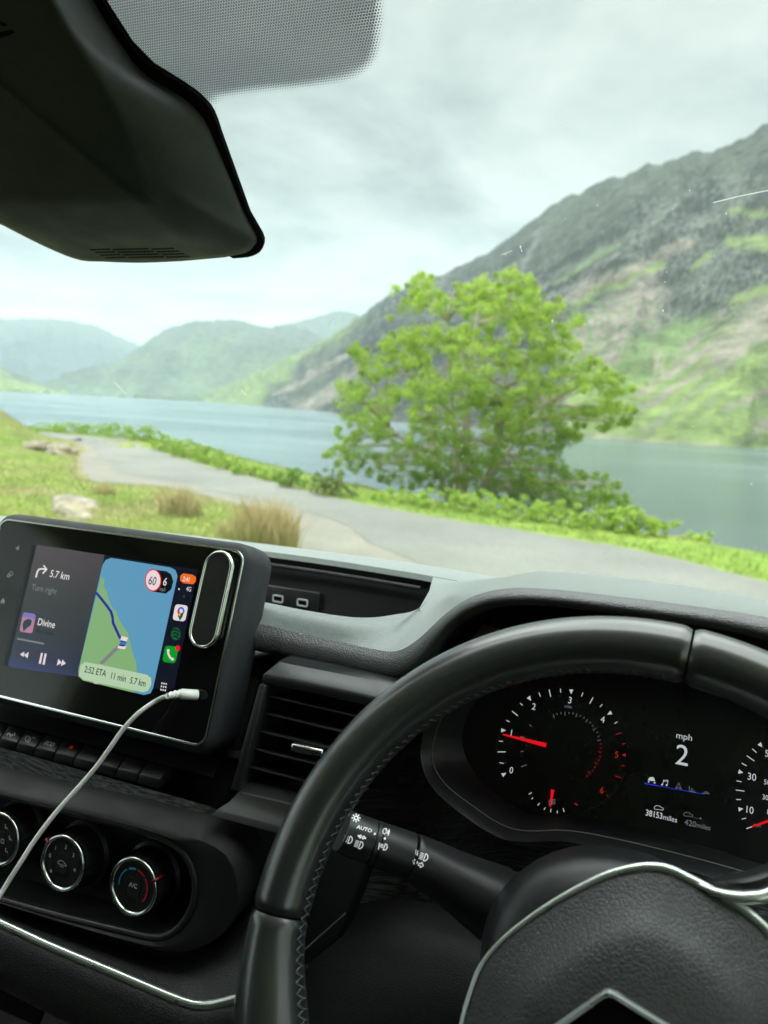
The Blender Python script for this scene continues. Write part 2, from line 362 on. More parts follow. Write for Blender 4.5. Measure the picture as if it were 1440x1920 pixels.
# ground sheet
rs = [2.5*1.035**i for i in range(95)]; r = rs[-1]
while r < 8600: r *= 1.16; rs.append(min(r, 8700))
az = list(np.arange(-80, 40, .6))+list(np.arange(40, 280.1, 5))
az = [a for a in az]
RR, AA = np.meshgrid(rs, np.radians(az), indexing='ij'); GX = RR*np.sin(AA); GY = RR*np.cos(AA); GZ = height(GX, GY)
g = MB(); rows = [[(GX[i, j], GY[i, j], GZ[i, j]) for j in range(len(az))] for i in range(len(rs))]
g.grid(rows); g.poly([rows[0][j] for j in range(len(az)-1)])
ground = g.build('ground', M['turf'], smooth=True, angle=180, weld=False); tag(ground, 'grassy ground sloping to the lake', kind='structure')
def turfcol(X, Y):
    n = .5+.9*vn(X, Y, .45, 1)+.5*vn(X, Y, 1.7, 2); n = np.clip(n, 0, 1)[..., None]
    c = (1-n)*np.array([.17, .29, .05])+n*np.array([.34, .42, .10])
    dl = -sdist(LE, X, Y); dr = sdist(RE, X, Y)
    b = (np.clip(vn(X, Y, .5, 11)*2.2, 0, 1)*(dl > 0))[..., None]*.85; c = c*(1-b)+b*np.array([.38, .33, .16])
    m1 = np.exp(-(((X+25)/6.0)**2+((Y-20.5)/5)**2))[..., None]*np.clip(.5+vn(X, Y, .6, 21), 0, 1)[..., None]
    c = c*(1-.8*m1)+.8*m1*np.array([.30, .25, .15])
    e_ = (np.exp(-(np.abs(dl)/.35)**2))[..., None]*.7; c = c*(1-e_)+e_*np.array([.36, .29, .19])
    gr = (np.exp(-((dr-.9)/.9)**2))[..., None]*.75; c = c*(1-gr)+gr*np.array([.25, .41, .06])
    return c*np.array([.64, .60, .66])
tcg = turfcol(GX, GY).reshape(-1, 3); set_attr(ground, 'col', np.c_[tcg, np.ones(len(tcg))], 'FLOAT_COLOR')
def groundm(name, c1, c2, s1=.8, s2=40, worn=None):
    m, t, p = mat(name); c = N(t, 'ShaderNodeTexCoord')
    a = N(t, 'ShaderNodeTexNoise', i_Scale=s1, i_Detail=8.0, i_Roughness=.6); L(t, c, 'Object', a, 'Vector')
    r = N(t, 'ShaderNodeValToRGB'); L(t, a, 'Fac', r, 0); r.color_ramp.elements[0].position = .35; r.color_ramp.elements[0].color = (*c1, 1)
    r.color_ramp.elements[1].position = .68; r.color_ramp.elements[1].color = (*c2, 1)
    b = N(t, 'ShaderNodeTexNoise', i_Scale=float(s2), i_Detail=3.0); L(t, c, 'Object', b, 'Vector')
    mr = N(t, 'ShaderNodeMapRange', i_1=.3, i_2=.7, i_3=.75, i_4=1.2); L(t, b, 'Fac', mr, 0)
    s = N(t, 'ShaderNodeVectorMath', operation='SCALE'); L(t, r, 0, s, 0); L(t, mr, 0, s, 'Scale'); L(t, s, 0, p, 'Base Color')
    p.inputs['Roughness'].default_value = .85; bump(t, p, b, 'Fac', .6, .01); return m
M['asphalt'] = groundm('worn_asphalt', (.125, .13, .118), (.18, .183, .165), .35, 30)
M['gravel'] = groundm('pale_gravel', (.155, .15, .127), (.20, .188, .157), 1.2, 25)
def strip(name, matl, L0, L1, zoff, n=12, jit=.0):
    b = MB(); rows = []
    for i in range(len(L0)):
        p, q = V(L0[i]), V(L1[i]); row = []
        for k in range(n):
            f = k/(n-1); x, y = p.lerp(q, f).xy; row.append((x, y))
        rows.append(row)
    X = np.array([[p[0] for p in r_] for r_ in rows]); Y = np.array([[p[1] for p in r_] for r_ in rows]); Z = height(X, Y)+zoff
    b.grid([[(X[i, j], Y[i, j], Z[i, j]) for j in range(n)] for i in range(len(rows))]); return b.build(name, matl, smooth=True, angle=180)
def jitter(E, a, s, seed): return [V((p.x+a*noise.noise(V((p.x*s, p.y*s, seed))), p.y+a*noise.noise(V((p.x*s, p.y*s, seed+7))), 0)) for p in E]
tag(strip('gravel_verge', M['gravel'], jitter(ledge, .5, 1.1, 1), jitter(redge, .3, 1.3, 4), .006), 'pale gravel shoulder beside the lane', kind='structure')
ml = [V(l).lerp(V(r_), .20+.06*sin(i*.13)) for i, (l, r_) in enumerate(zip(ledge, redge))]
mr_ = [V(l).lerp(V(r_), .975) for l, r_ in zip(ledge, redge)]
tag(strip('road', M['asphalt'], jitter(ml, .7, .5, 13), jitter(mr_, .10, 1.6, 15), .012), 'narrow grey lakeside road bending left', kind='structure')
# lake
def waterm():
    m, t, p = mat('lake_water'); c = N(t, 'ShaderNodeTexCoord'); mp = N(t, 'ShaderNodeMapping'); mp.inputs['Rotation'].default_value = (0, 0, radians(35)); mp.inputs['Scale'].default_value = (.5, 1.3, 1); L(t, c, 'Object', mp, 0)
    a = N(t, 'ShaderNodeTexNoise', i_Scale=.55, i_Detail=5.0, i_Roughness=.6); L(t, mp, 0, a, 'Vector'); bmp = bump(t, p, a, 'Fac', .7, .12)
    b = N(t, 'ShaderNodeTexNoise', i_Scale=.012, i_Detail=4.0); L(t, mp, 0, b, 'Vector')
    mr = N(t, 'ShaderNodeMapRange', i_1=.35, i_2=.65, i_3=.15, i_4=.25); L(t, b, 'Fac', mr, 0)
    t.nodes.remove(p); o = t.nodes['Material Output']; df = N(t, 'ShaderNodeBsdfDiffuse'); df.inputs[0].default_value = (.05, .075, .085, 1); gl = N(t, 'ShaderNodeBsdfGlossy'); gl.inputs[0].default_value = (.86, .95, .97, 1)
    L(t, mr, 0, gl, 'Roughness'); L(t, bmp, 0, gl, 'Normal'); ms = N(t, 'ShaderNodeMixShader'); ms.inputs[0].default_value = .60; L(t, df, 0, ms, 1); L(t, gl, 0, ms, 2); L(t, ms, 0, o, 0); return m
lk = MB(); q = 8500
rr = [6, 12, 25, 50, 100, 200, 400, 800, 1600, 3200, 5600, 8400]
lk.grid([[(r_*sin(radians(a)), r_*cos(radians(a)), LAKE) for a in range(-110, 76, 5)] for r_ in rr])
lake = lk.build('lake', waterm(), smooth=True, angle=180); tag(lake, 'calm pale lake filling the valley', kind='structure')
# fells
def fbm(p, o=5, H=.5):
    s = 0; a = 1; f = 1
    for _ in range(o): s += a*noise.noise(p*f); a *= H; f *= 2.07
    return s
def fell(name, shore, ridge, nu, nv, disp, colf, prof=1.0, seed=0, gull=1.0, label=''):
    S = cparam(crom(shore, len(ridge)*3) if len(shore) != len(ridge) else shore, nu); R_ = cparam(ridge, nu); b = MB(); rows = []; cols = []
    acc = 0
    for i in range(nu):
        row = []
        if i: acc += (R_[i]-R_[i-1]).length
        for j in range(nv):
            v = j/(nv-1); p = S[i].lerp(R_[i], v)
            z = S[i].z+(R_[i].z-S[i].z)*(v**prof); p.z = z
            env = sin(pi*min(1, v*1.02))**.7 if v < 1 else 0
            g1 = fbm(V((acc*gull*.006, v*1.3, seed)), 5, .55); g2 = fbm(V((p.x*.004, p.y*.004, p.z*.006+seed)), 5)
            gr1 = 1-abs(noise.noise(V((acc*gull*.009+v*.8, v*.9, seed+2))))*2.2; gr2 = 1-abs(noise.noise(V((acc*gull*.026+v*1.6, v*2.2, seed+4))))*2
            p.z += disp*env*(g1*.5+g2*.6+gr1*.35*smooth(.4, .8, v)+gr2*.20*smooth(.2, .6, v))+disp*.22*v*fbm(V((acc*.02, 3, seed)), 4)*(1 if v > .9 else 0)
            row.append(p); cols.append(colf(proj(p), v, p, g1, g2))
        q = row[-1]; dn = q-S[i]; dn.z = 0; dn.normalize()
        row.append(V((q.x+dn.x*500, q.y+dn.y*500, q.z-220))); cols.append((.15, .18, .09))
        row.insert(0, V((S[i].x-dn.x*30, S[i].y-dn.y*30, LAKE-14))); cols.insert(len(cols)-nv-1, (.3, .28, .2))
        rows.append(row)
    b.grid(rows); o = b.build(name, M['fell'], smooth=True, angle=180)
    set_attr(o, 'col', np.c_[np.array(cols), np.ones(len(cols))], 'FLOAT_COLOR'); tag(o, label, kind='structure'); return o
def lerp3(a, b, t): return tuple(a[i]*(1-t)+b[i]*t for i in range(3))
def segd(px, py, x0, y0, x1, y1):
    dx_, dy_ = x1-x0, y1-y0; l = hypot(dx_, dy_); t = ((px-x0)*dx_+(py-y0)*dy_)/(l*l); tt = min(1, max(0, t))
    return hypot(px-x0-tt*dx_, py-y0-tt*dy_), tt
G1, G2, DK, RK, SC, HE = (.125, .165, .052), (.08, .12, .042), (.012, .015, .013), (.11, .115, .11), (.165, .146, .122), (.046, .053, .038)
STRK = [  # x0,y0,x1,y1,width, colour : screes, gullies and grass rakes of the fell
    (1065, 560, 1290, 455, 12, SC), (1000, 620, 1110, 520, 10, SC), (1070, 640, 1215, 560, 42, SC), (1130, 690, 1210, 520, 26, SC), (1230, 690, 1215, 560, 16, SC),
    (1010, 545, 1160, 455, 5, RK), (1030, 560, 1230, 430, 5, RK), (1085, 565, 1240, 495, 9, G1), (1040, 530, 1160, 460, 6, G2), (975, 500, 1010, 440, 8, RK),
    (1205, 765, 1460, 610, 9, SC), (1350, 665, 1470, 560, 30, SC), (1200, 735, 1350, 640, 10, SC), (1290, 650, 1350, 590, 12, SC),
    (1440, 455, 1370, 455, 16, G1), (1440, 395, 1370, 400, 8, G1), (1330, 480, 1300, 500, 8, G1), (1440, 545, 1380, 565, 16, G1),
    (560, 765, 625, 735, 16, SC), (610, 740, 680, 690, 14, SC), (520, 742, 660, 660, 7, SC), (1215, 650, 1330, 600, 22, G2), (1420, 800, 1480, 770, 14, SC), (1360, 770, 1440, 735, 8, SC)]
def col_right(pp, v, p, g1, g2):
    x, y = pp; n = noise.noise(V((x*.02, y*.02, 3))); n2 = noise.noise(V((x*.07, y*.07, 9))); n3 = noise.noise(V((x*.2+y*.1, y*.16, 2)))
    al = x*.80-y*.60; ac = x*.60+y*.80; ns = noise.noise(V((al*.009, ac*.055, 5))); nt_ = noise.noise(V((al*.03, ac*.14, 8)))
    yb = 560 if x > 1200 else 560
    if x > 1060: t = smooth(-60, 60, y-(640-(x-1200)*.10)+n*70)
    else:
        edge = 745-(x-370)*.42; d = y-edge   # left flank: turf near the skyline foot, rock to the right
        t = smooth(40, -20, x-(600-(y-640)*1.1)+n*60)
    rock = lerp3(DK, HE, min(1, max(0, .5+n2*.8+ns*1.2)))
    cr = smooth(.05, .42, n3+.4*n+(.15 if (x > 1180 and y > 330) else -.18)); rock = lerp3(rock, RK, cr*.75)
    turf = lerp3(G1, G2, min(1, max(0, .5+n2*.7+n*.6+ns*1.2))); turf = lerp3(turf, SC, .35*smooth(.25, .55, ns+.5*nt_))
    c = lerp3(rock, turf, t)
    if x > 900 and y < 460-(x-1000)*.35+n*40: c = lerp3(c, HE, .5)
    for (x0, y0, x1, y1, wd, cc) in STRK:
        d, tt = segd(x+n2*10, y+n*12, x0, y0, x1, y1)
        if d < wd*1.5: c = lerp3(c, cc, smooth(wd*1.3, wd*.2, d)*(.75+.5*n3+.5*nt_ if cc is not G1 else .75+.4*n3))
    if v < .008 and x < 1360: c = lerp3(c, SC, .5)
    bs = noise.noise(V((x*.09, y*.11, 30)))
    if 1060 < x < 1240 and 560 < y < 720 and bs > .22: c = lerp3(c, (.06, .12, .04), .8)
    return c
def shr(x, d): q = atd(x, 745, d); q.z = LAKE-.5; return q
PAIR = [  # shore (x, y or distance) -> skyline (x, y, distance)
    (355, 3300, 355, 747, 3500), (366, 2900, 366, 744, 3200), (378, 2700, 380, 740, 3000), (420, 2450, 430, 720, 2900), (470, 2000, 500, 690, 2600), (530, 1680, 580, 651, 2400), (600, 1330, 650, 612, 2250),
    (670, 783, 730, 553, 2100), (760, 792, 850, 505, 1950), (850, 800, 940, 455, 1850), (940, 807, 1030, 390, 1750), (1020, 813, 1120, 344, 1650), (1100, 820, 1200, 318, 1580), (1190, 827, 1300, 287, 1510), (1270, 833, 1380, 268, 1460),
    (1350, 837.5, 1440, 232, 1430), (1450, 841.5, 1540, 190, 1390), (1600, 851, 1700, 200, 1330), (1800, 864, 1900, 230, 1280)]
shore_pts = [shr(a, b) if b > 1000 else atz(a, b+2, LAKE-.5) for a, b, *_ in PAIR]+[V((950, 250, LAKE)), V((900, -700, LAKE))]
ridge_px = [p[2:] for p in PAIR]
fell('screes_fell', shore_pts, [atd(x, y, d) for x, y, d in ridge_px]+[V((1350, 900, 380)), V((1700, -700, 330))], 520, 180, 44, col_right, 1.12, 5, label='steep dark fell with pale screes dropping into the lake')
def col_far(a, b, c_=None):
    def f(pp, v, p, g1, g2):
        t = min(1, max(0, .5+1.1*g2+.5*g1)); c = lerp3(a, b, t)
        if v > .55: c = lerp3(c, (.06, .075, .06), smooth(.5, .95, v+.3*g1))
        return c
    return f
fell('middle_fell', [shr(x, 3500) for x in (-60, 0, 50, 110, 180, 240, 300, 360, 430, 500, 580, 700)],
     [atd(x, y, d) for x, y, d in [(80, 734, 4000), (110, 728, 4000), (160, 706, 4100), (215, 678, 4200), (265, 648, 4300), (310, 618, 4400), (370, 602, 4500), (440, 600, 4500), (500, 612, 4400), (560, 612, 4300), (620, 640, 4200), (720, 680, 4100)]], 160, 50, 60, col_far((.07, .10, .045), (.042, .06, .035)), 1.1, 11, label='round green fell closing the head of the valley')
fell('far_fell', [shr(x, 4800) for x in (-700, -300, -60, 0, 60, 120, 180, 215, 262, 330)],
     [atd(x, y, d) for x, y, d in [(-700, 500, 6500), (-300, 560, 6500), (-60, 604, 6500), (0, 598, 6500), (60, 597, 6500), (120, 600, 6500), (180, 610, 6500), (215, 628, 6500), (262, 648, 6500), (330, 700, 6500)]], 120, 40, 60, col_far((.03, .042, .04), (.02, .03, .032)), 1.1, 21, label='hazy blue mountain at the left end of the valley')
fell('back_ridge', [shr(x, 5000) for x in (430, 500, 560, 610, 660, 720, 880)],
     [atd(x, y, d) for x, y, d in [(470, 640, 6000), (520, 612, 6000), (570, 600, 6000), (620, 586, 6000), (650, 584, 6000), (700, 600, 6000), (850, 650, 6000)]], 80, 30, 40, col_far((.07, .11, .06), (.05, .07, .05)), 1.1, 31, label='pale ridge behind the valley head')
fell('near_left_fell', [shr(x, d) for x, d in [(-900, 1500), (-500, 1900), (-300, 2300), (-60, 2600), (0, 2700), (50, 2800), (90, 2850), (125, 2900)]],
     [atd(x, y, d) for x, y, d in [(-900, 400, 3000), (-500, 480, 3000), (-300, 560, 3000), (-60, 668, 3000), (0, 686, 3000), (50, 706, 3000), (90, 724, 3000), (125, 736, 3000)]], 100, 30, 25, col_far((.15, .20, .055), (.09, .14, .04)), 1.0, 41, label='low green hillside at the left of the far shore')
# leaves --------------------------------------------------------------
def leafcloud(centres, radii, per, size, name, matl, parent, tone=None, squash=.8, elong=1.8, up_bias=.3):
    """centres (n,3); every clump gets 'per' leaf quads scattered through it"""
    n = len(centres); T = n*per; c = np.repeat(np.asarray(centres), per, 0); r = np.repeat(np.asarray(radii), per)
    d = rng.normal(size=(T, 3)); d /= np.linalg.norm(d, axis=1)[:, None]; k = rng.rand(T)**(1/2.2)
    P = c+d*(r*k)[:, None]*np.array([1, 1, squash])
    a = rng.normal(size=(T, 3)); a[:, 2] *= .6; a /= np.linalg.norm(a, axis=1)[:, None]
    b = np.cross(a, rng.normal(size=(T, 3))+np.array([0, 0, 1.2*0])); b /= np.linalg.norm(b, axis=1)[:, None]
    nn = np.cross(a, b); flip = (nn[:, 2] < 0); b[flip] *= -1
    s = size*(.6+.8*rng.rand(T)); A = a*(s*elong/2)[:, None]; B = b*(s/2)[:, None]
    vs_ = np.stack([P-A, P+B*.9, P+A, P-B*.9], 1).reshape(-1, 3)-np.array(wloc(parent))
    me = bpy.data.meshes.new(name); me.vertices.add(4*T); me.vertices.foreach_set('co', vs_.ravel()); me.loops.add(4*T); me.loops.foreach_set('vertex_index', np.arange(4*T))
    me.polygons.add(T); me.polygons.foreach_set('loop_start', np.arange(0, 4*T, 4)); me.polygons.foreach_set('loop_total', np.full(T, 4)); me.update(calc_edges=True); me.validate()
    me.materials.append(matl); o = bpy.data.objects.new(name, me); COL.objects.link(o); o.parent = parent
    tn = np.repeat(np.clip((np.repeat(tone, per) if tone is not None else .5)+rng.normal(scale=.16, size=T), 0, 1), 4); set_attr(o, 'tone', tn); return o
def inpoly(x, y, P):
    c = False; j = len(P)-1
    for i in range(len(P)):
        if (P[i][1] > y) != (P[j][1] > y) and x < (P[j][0]-P[i][0])*(y-P[i][1])/(P[j][1]-P[i][1])+P[i][0]: c = not c
        j = i
    return c
crown_px = [(584, 868), (599, 846), (626, 828), (612, 775), (620, 703), (660, 706), (640, 660), (655, 630), (700, 646), (728, 612), (704, 586), (722, 566), (714, 533), (760, 522), (793, 499), (832, 520), (871, 521), (905, 505), (940, 500), (963, 484), (997, 513), (1056, 540), (1060, 566), (1108, 592), (1092, 620), (1112, 650), (1165, 693), (1211, 732), (1198, 775), (1182, 815), (1114, 818), (1100, 840), (1062, 842), (1078, 873), (1134, 876), (1177, 907), (1192, 950), (1180, 975), (1020, 975), (900, 945), (800, 930), (735, 925), (700, 905), (650, 890)]
TD = 19.6
troot = atd(870, 935, TD); troot.z = hz(troot.x, troot.y)
tree = thing('ash_tree', troot, 'broad leafy ash tree with many stems beside the road above the lake', 'tree')
fw = V((troot.x, troot.y, 0)).normalized()
cents = []; tries = 0; cx, cy_ = 905, 745
def edge_room(x, y):
    """how far inside the crown outline, 0..1"""
    m_ = 1e9
    for i in range(len(crown_px)):
        a, b = crown_px[i], crown_px[(i+1) % len(crown_px)]; d, _ = segd(x, y, *a, *b); m_ = min(m_, d)
    return m_
while len(cents) < 1450 and tries < 90000:
    tries += 1; x = random.uniform(575, 1215); y = random.uniform(480, 980)
    if not inpoly(x, y, crown_px): continue
    er = edge_room(x, y)
    if er < 9: continue
    if y > 860 and 680 < x < 800 and random.random() < .45: continue
    if noise.noise(V((x*.022, y*.026, 4))) < -.21 and y < 850: continue
    dep = min(2.6, .35+er/1400*TD*1.1)
    off = random.choice([-1, 1])*dep*random.uniform(.25, 1)**.6
    p = atd(x, y, TD+off*.95)
    rr_ = random.uniform(.09, .23)*min(1, .45+er/45)
    if all((p-q_).length > .15 for q_, _ in cents): cents.append((p, rr_))
cp = np.array([p[:] for p, _ in cents]); cr_ = np.array([r_ for _, r_ in cents])
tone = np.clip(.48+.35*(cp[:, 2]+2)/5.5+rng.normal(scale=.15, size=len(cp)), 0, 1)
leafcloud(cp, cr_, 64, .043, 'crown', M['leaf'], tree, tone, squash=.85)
tb = MB(); stems = []
def limb(a, b, r0, r1, bend=.25, n=8):
    a, b = V(a), V(b); mid = a.lerp(b, .5)+V((random.uniform(-bend, bend), random.uniform(-bend, bend), random.uniform(0, bend*.6)))
    P = crom([a, mid, b], n); tb.tube(P, [r0+(r1-r0)*i/(n-1) for i in range(n)], 7); return P
for x, y, o_, r_ in [(872, 640, 0, .13), (800, 720, .8, .09), (950, 690, -.6, .10), (730, 800, .2, .07), (1020, 760, .7, .09), (900, 560, .4, .08), (840, 600, -.5, .07)]:
    p = atd(x, y, TD+o_); b0 = troot+V((random.uniform(-.15, .15), random.uniform(-.15, .15), -.25)); P = limb(b0, p, r_*1.2, r_*.45, .35, 10); stems.append(P)
pts_ = [q_ for P in stems for q_ in P[3:]]
for p, r_ in cents[::6]:
    q_ = min(pts_, key=lambda s_: (s_-p).length+max(0, s_.z-p.z)*1.5); limb(q_, p, .036, .012, .12, 5)
tr_o = tb.build('trunk', M['bark'], tree, smooth=True, angle=180); set_attr(tr_o, 'col', np.tile([.36, .33, .26, 1], (len(tr_o.data.vertices), 1)), 'FLOAT_COLOR')
# bushes
def bush(x, y, wpx, hpx, label, cat='bush', name='bracken_bush', matl='leaf2', group='bracken bushes along the lake side of the road', tone0=.5, leaf=.034, dens=1.3, back=0.0):
    base = atz(x, y, -2.0); dist = hypot(base.x, base.y)+back; base = atd(x, y, dist)
    base.z = hz(base.x, base.y); wd = wpx/1400*dist*.5; ht = hpx/1400*dist+max(0, -2-base.z)
    b = thing(name, base, label, cat, group); n = max(20, int(wd*ht*130*dens)); C_ = []; R2 = []
    for i in range(n):
        a = random.uniform(0, 2*pi); k = sqrt(random.random()); h = random.random()
        C_.append((base.x+cos(a)*wd*k, base.y+sin(a)*wd*k*.8, base.z+ht*(.08+.9*h*(1-.5*k*k)))); R2.append(random.uniform(.06, .13)*min(1.4, max(.7, ht)))
    leafcloud(np.array(C_), np.array(R2), 38, leaf, 'foliage', M[matl], b, np.clip(tone0+rng.normal(scale=.2, size=n), 0, 1), squash=.8)
    s_ = MB()
    for i in range(7):
        q_ = random.choice(C_); s_.tube(crom([base+V((0, 0, -.1)), base.lerp(V(q_), .4)+V((0, 0, .02)), base.lerp(V(q_), .8)], 5), [.014, .012, .01, .008, .005], 5)
    so_ = s_.build('stem', M['bark'], b, smooth=True, angle=180); set_attr(so_, 'col', np.tile([.2, .17, .1, 1], (len(so_.data.vertices), 1)), 'FLOAT_COLOR')
    return b
BUSH = [(88, 812, 50, 16, 'leftmost green bush at the far bend of the road'), (132, 811, 52, 18, 'low green bush just left of the road crest'), (178, 814, 48, 16, 'low bush with its back to the lake at the road crest'),
        (218, 820, 60, 24, 'rounded green bush right of the far road bend'), (272, 838, 52, 30, 'bright green bush where the lakeside verge begins to widen'), (312, 850, 50, 32, 'third bracken bush down from the far bend, full and bright'),
        (352, 862, 52, 34, 'tall bracken bush halfway along the lakeside verge'), (392, 874, 50, 34, 'bracken bush just below the tallest one on the verge'), (428, 886, 48, 30, 'fading bracken bush on the lakeside verge'),
        (465, 898, 48, 24, 'thin bracken bush near the end of the verge row'), (500, 908, 40, 18, 'lowest bracken bush at the end of the verge row')]
for x, y, wp, hp, lb in BUSH: bush(x, y, wp*1.35, hp*1.05, lb, back=.9, tone0=.75)
bush(545, 917, 58, 46, 'small dark round shrub standing alone between verge row and gorse', name='round_shrub', group=None, cat='shrub', back=.2, tone0=.15)
bush(627, 932, 92, 60, 'brownish green round gorse shrub at the left foot of the tree', name='gorse_shrub', matl='leaf3', group=None, cat='shrub', tone0=.3, back=.2)
G2_ = 'leafy bushes at the foot of the tree'
for x, y, wp, hp, lb in [(745, 945, 90, 34, 'low sparse bush left of the tree trunk'), (830, 958, 100, 46, 'bright green bush right below the tree trunk'), (905, 968, 95, 48, 'bright bush just right of the tree trunk'), (975, 980, 100, 50, 'full bush below the right half of the crown'),
                      (1050, 990, 90, 50, 'darker bush under the low right branches'), (1120, 1000, 90, 60, 'bush under the drooping right branch tip'), (1180, 1004, 90, 52, 'round green bush at the right edge of the tree'), (1250, 1010, 110, 30, 'last low green bush right of the tree by the lake')]:
    bush(x, y, wp*1.35, hp*.85, lb, group=G2_, name='verge_bush', back=.5, tone0=.85)
# far shore trees
fw_ = MB(); C_ = []; R2 = []
for i in range(150):
    x = random.choice([random.uniform(255, 400), random.uniform(0, 420)]); d = random.uniform(2700, 3300); yy = 738+(x-100)*.045
    p = atd(x, yy, d); p.z = LAKE+random.uniform(2, 7 if x > 250 else 4); C_.append(p[:]); R2.append(random.uniform(6, 13 if x > 250 else 7))
wd_ = bpy.data.objects.new('far_woodland', None); COL.objects.link(wd_); bpy.data.objects.remove(wd_)
wl = leafcloud(np.array(C_), np.array(R2), 40, 3.5, 'far_woodland', M['leaf3'], None, np.full(150, .2)); tag(wl, 'dark strip of far woodland along the head of the lake', kind='stuff')
# blades
def blades(name, P, h, wdt, matl, parent=None, tone=None, lean=.35):
    n = len(P); P = np.asarray(P); h = np.asarray(h); a = rng.rand(n)*2*pi; dv = np.stack([np.cos(a), np.sin(a), np.zeros(n)], 1)
    ln = rng.normal(scale=lean, size=(n, 2)); tip = P+np.c_[ln*h[:, None], h]; mid = P+np.c_[ln*h[:, None]*.35, h*.55]
    W = dv*(wdt/2) if np.isscalar(wdt) else dv*wdt[:, None]/2
    vs_ = np.stack([P-W, P+W, mid+W*.8, tip, mid-W*.8], 1).reshape(-1, 3)-np.array(wloc(parent))
    me = bpy.data.meshes.new(name); me.from_pydata(vs_.tolist(), [], [(5*i, 5*i+1, 5*i+2, 5*i+3, 5*i+4) for i in range(n)]); me.materials.append(matl)
    o = bpy.data.objects.new(name, me); COL.objects.link(o); o.parent = parent
    t_ = tone if tone is not None else np.full(n, .4); t_ = np.clip(t_[:, None]+np.array([-.15, -.15, .05, .3, .05]), 0, 1); set_attr(o, 'tone', t_.ravel()); return o
P_ = []; 
while len(P_) < 45000:
    x = random.uniform(-150, 640); y = random.uniform(800, 1060); d = ray(x, y)
    if d.z >= 0: continue
    if random.random() > .35:
        p = atz(x, y, -2)
    else: a = radians(random.uniform(-66, -28)); r_ = random.uniform(8, 34); p = V((r_*sin(a), r_*cos(a), 0))
    if hypot(p.x, p.y) < 40: P_.append((p.x, p.y))
for i in range(14000):
    k = random.randrange(len(redge)-20); p = redge[k].lerp(redge[k+1], random.random()); dd = (redge[k+1]-redge[k]).normalized(); nn = V((dd.y, -dd.x, 0)); u_ = abs(random.gauss(0, .9))+.05; P_.append((p.x+nn.x*u_, p.y+nn.y*u_))
PA = np.array(P_); dl = -sdist(LE, PA[:, 0], PA[:, 1]); dr = sdist(RE, PA[:, 0], PA[:, 1]); keep = (dl > .1) | (dr > .02); PA = PA[keep]; rvg = dr[keep] > 0
hh = height(PA[:, 0], PA[:, 1]); tn = np.clip(.35+.5*vn(PA[:, 0], PA[:, 1], .6, 8)+rng.normal(scale=.15, size=len(PA)), 0, 1); tn[rvg] *= .5
gr_ = blades('grass', np.c_[PA, hh-.01], rng.uniform(.03, .12, len(PA)), .012, M['blade'], tone=tn, lean=.5); tag(gr_, 'short rough grass covering the verges', 'grass', kind='stuff')
def rush(x, y, wpx, hpx, n, label):
    b0 = atz(x, y, -2); dist = hypot(b0.x, b0.y); b0.z = hz(b0.x, b0.y); wd = wpx/1400*dist/2; ht = hpx/1400*dist
    t_ = thing('rush_tuft', b0, label, 'grass tuft', 'rush tufts on the grass before the road')
    P = []; H_ = []
    for i in range(n):
        a = random.uniform(0, 2*pi); k = random.random()**.6*wd; xx, yy = b0.x+cos(a)*k, b0.y+sin(a)*k*.7; P.append((xx, yy, b0.z-.02)); H_.append(ht*random.uniform(.45, 1.05)*(1-.25*(k/wd)**2))
    blades('blades', P, H_, .013, M['rush'], t_, np.clip(.45+rng.normal(scale=.3, size=n), 0, 1), lean=.22)
rush(498, 1034, 125, 118, 1300, 'tall tan-tipped rush tuft in front of the road, largest of the tufts')
rush(338, 968, 90, 66, 450, 'reddish rush tuft on the gravel edge')
rush(440, 1010, 70, 45, 400, 'small green rush tuft between the two larger ones')
rush(195, 925, 50, 26, 200, 'low rush tuft behind the lichened rock')
# rocks
def rock(cx_, cy2, pts, depth, hgt, label, seed, group='rocks on the grass bank'):
    """pts: half sizes; a low boulder half sunk in the turf"""
    b0 = atz(cx_, cy2, -2) if cy2 > 850 else atd(cx_, cy2, depth); b0.z = hz(b0.x, b0.y)
    bm = bmesh.new(); bmesh.ops.create_icosphere(bm, subdivisions=4, radius=1)
    dirx = V((cos(radians(pts[3])), sin(radians(pts[3])), 0)); diry = V((-dirx.y, dirx.x, 0))
    for v in bm.verts:
        q_ = v.co.copy(); k = 1+.35*fbm(q_*1.3+V((seed, 0, 0)), 4)+.06*noise.noise(q_*9)
        v.co = dirx*(q_.x*pts[0]*k)+diry*(q_.y*pts[1]*k)+V((0, 0, q_.z*hgt*k))
    me = bpy.data.meshes.new('boulder'); bm.to_mesh(me); bm.free(); me.materials.append(M['rock']); me.polygons.foreach_set('use_smooth', [True]*len(me.polygons))
    o = bpy.data.objects.new('boulder', me); COL.objects.link(o); o.location = b0+V((0, 0, -hgt*.15)); tag(o, label, 'rock', group); return o
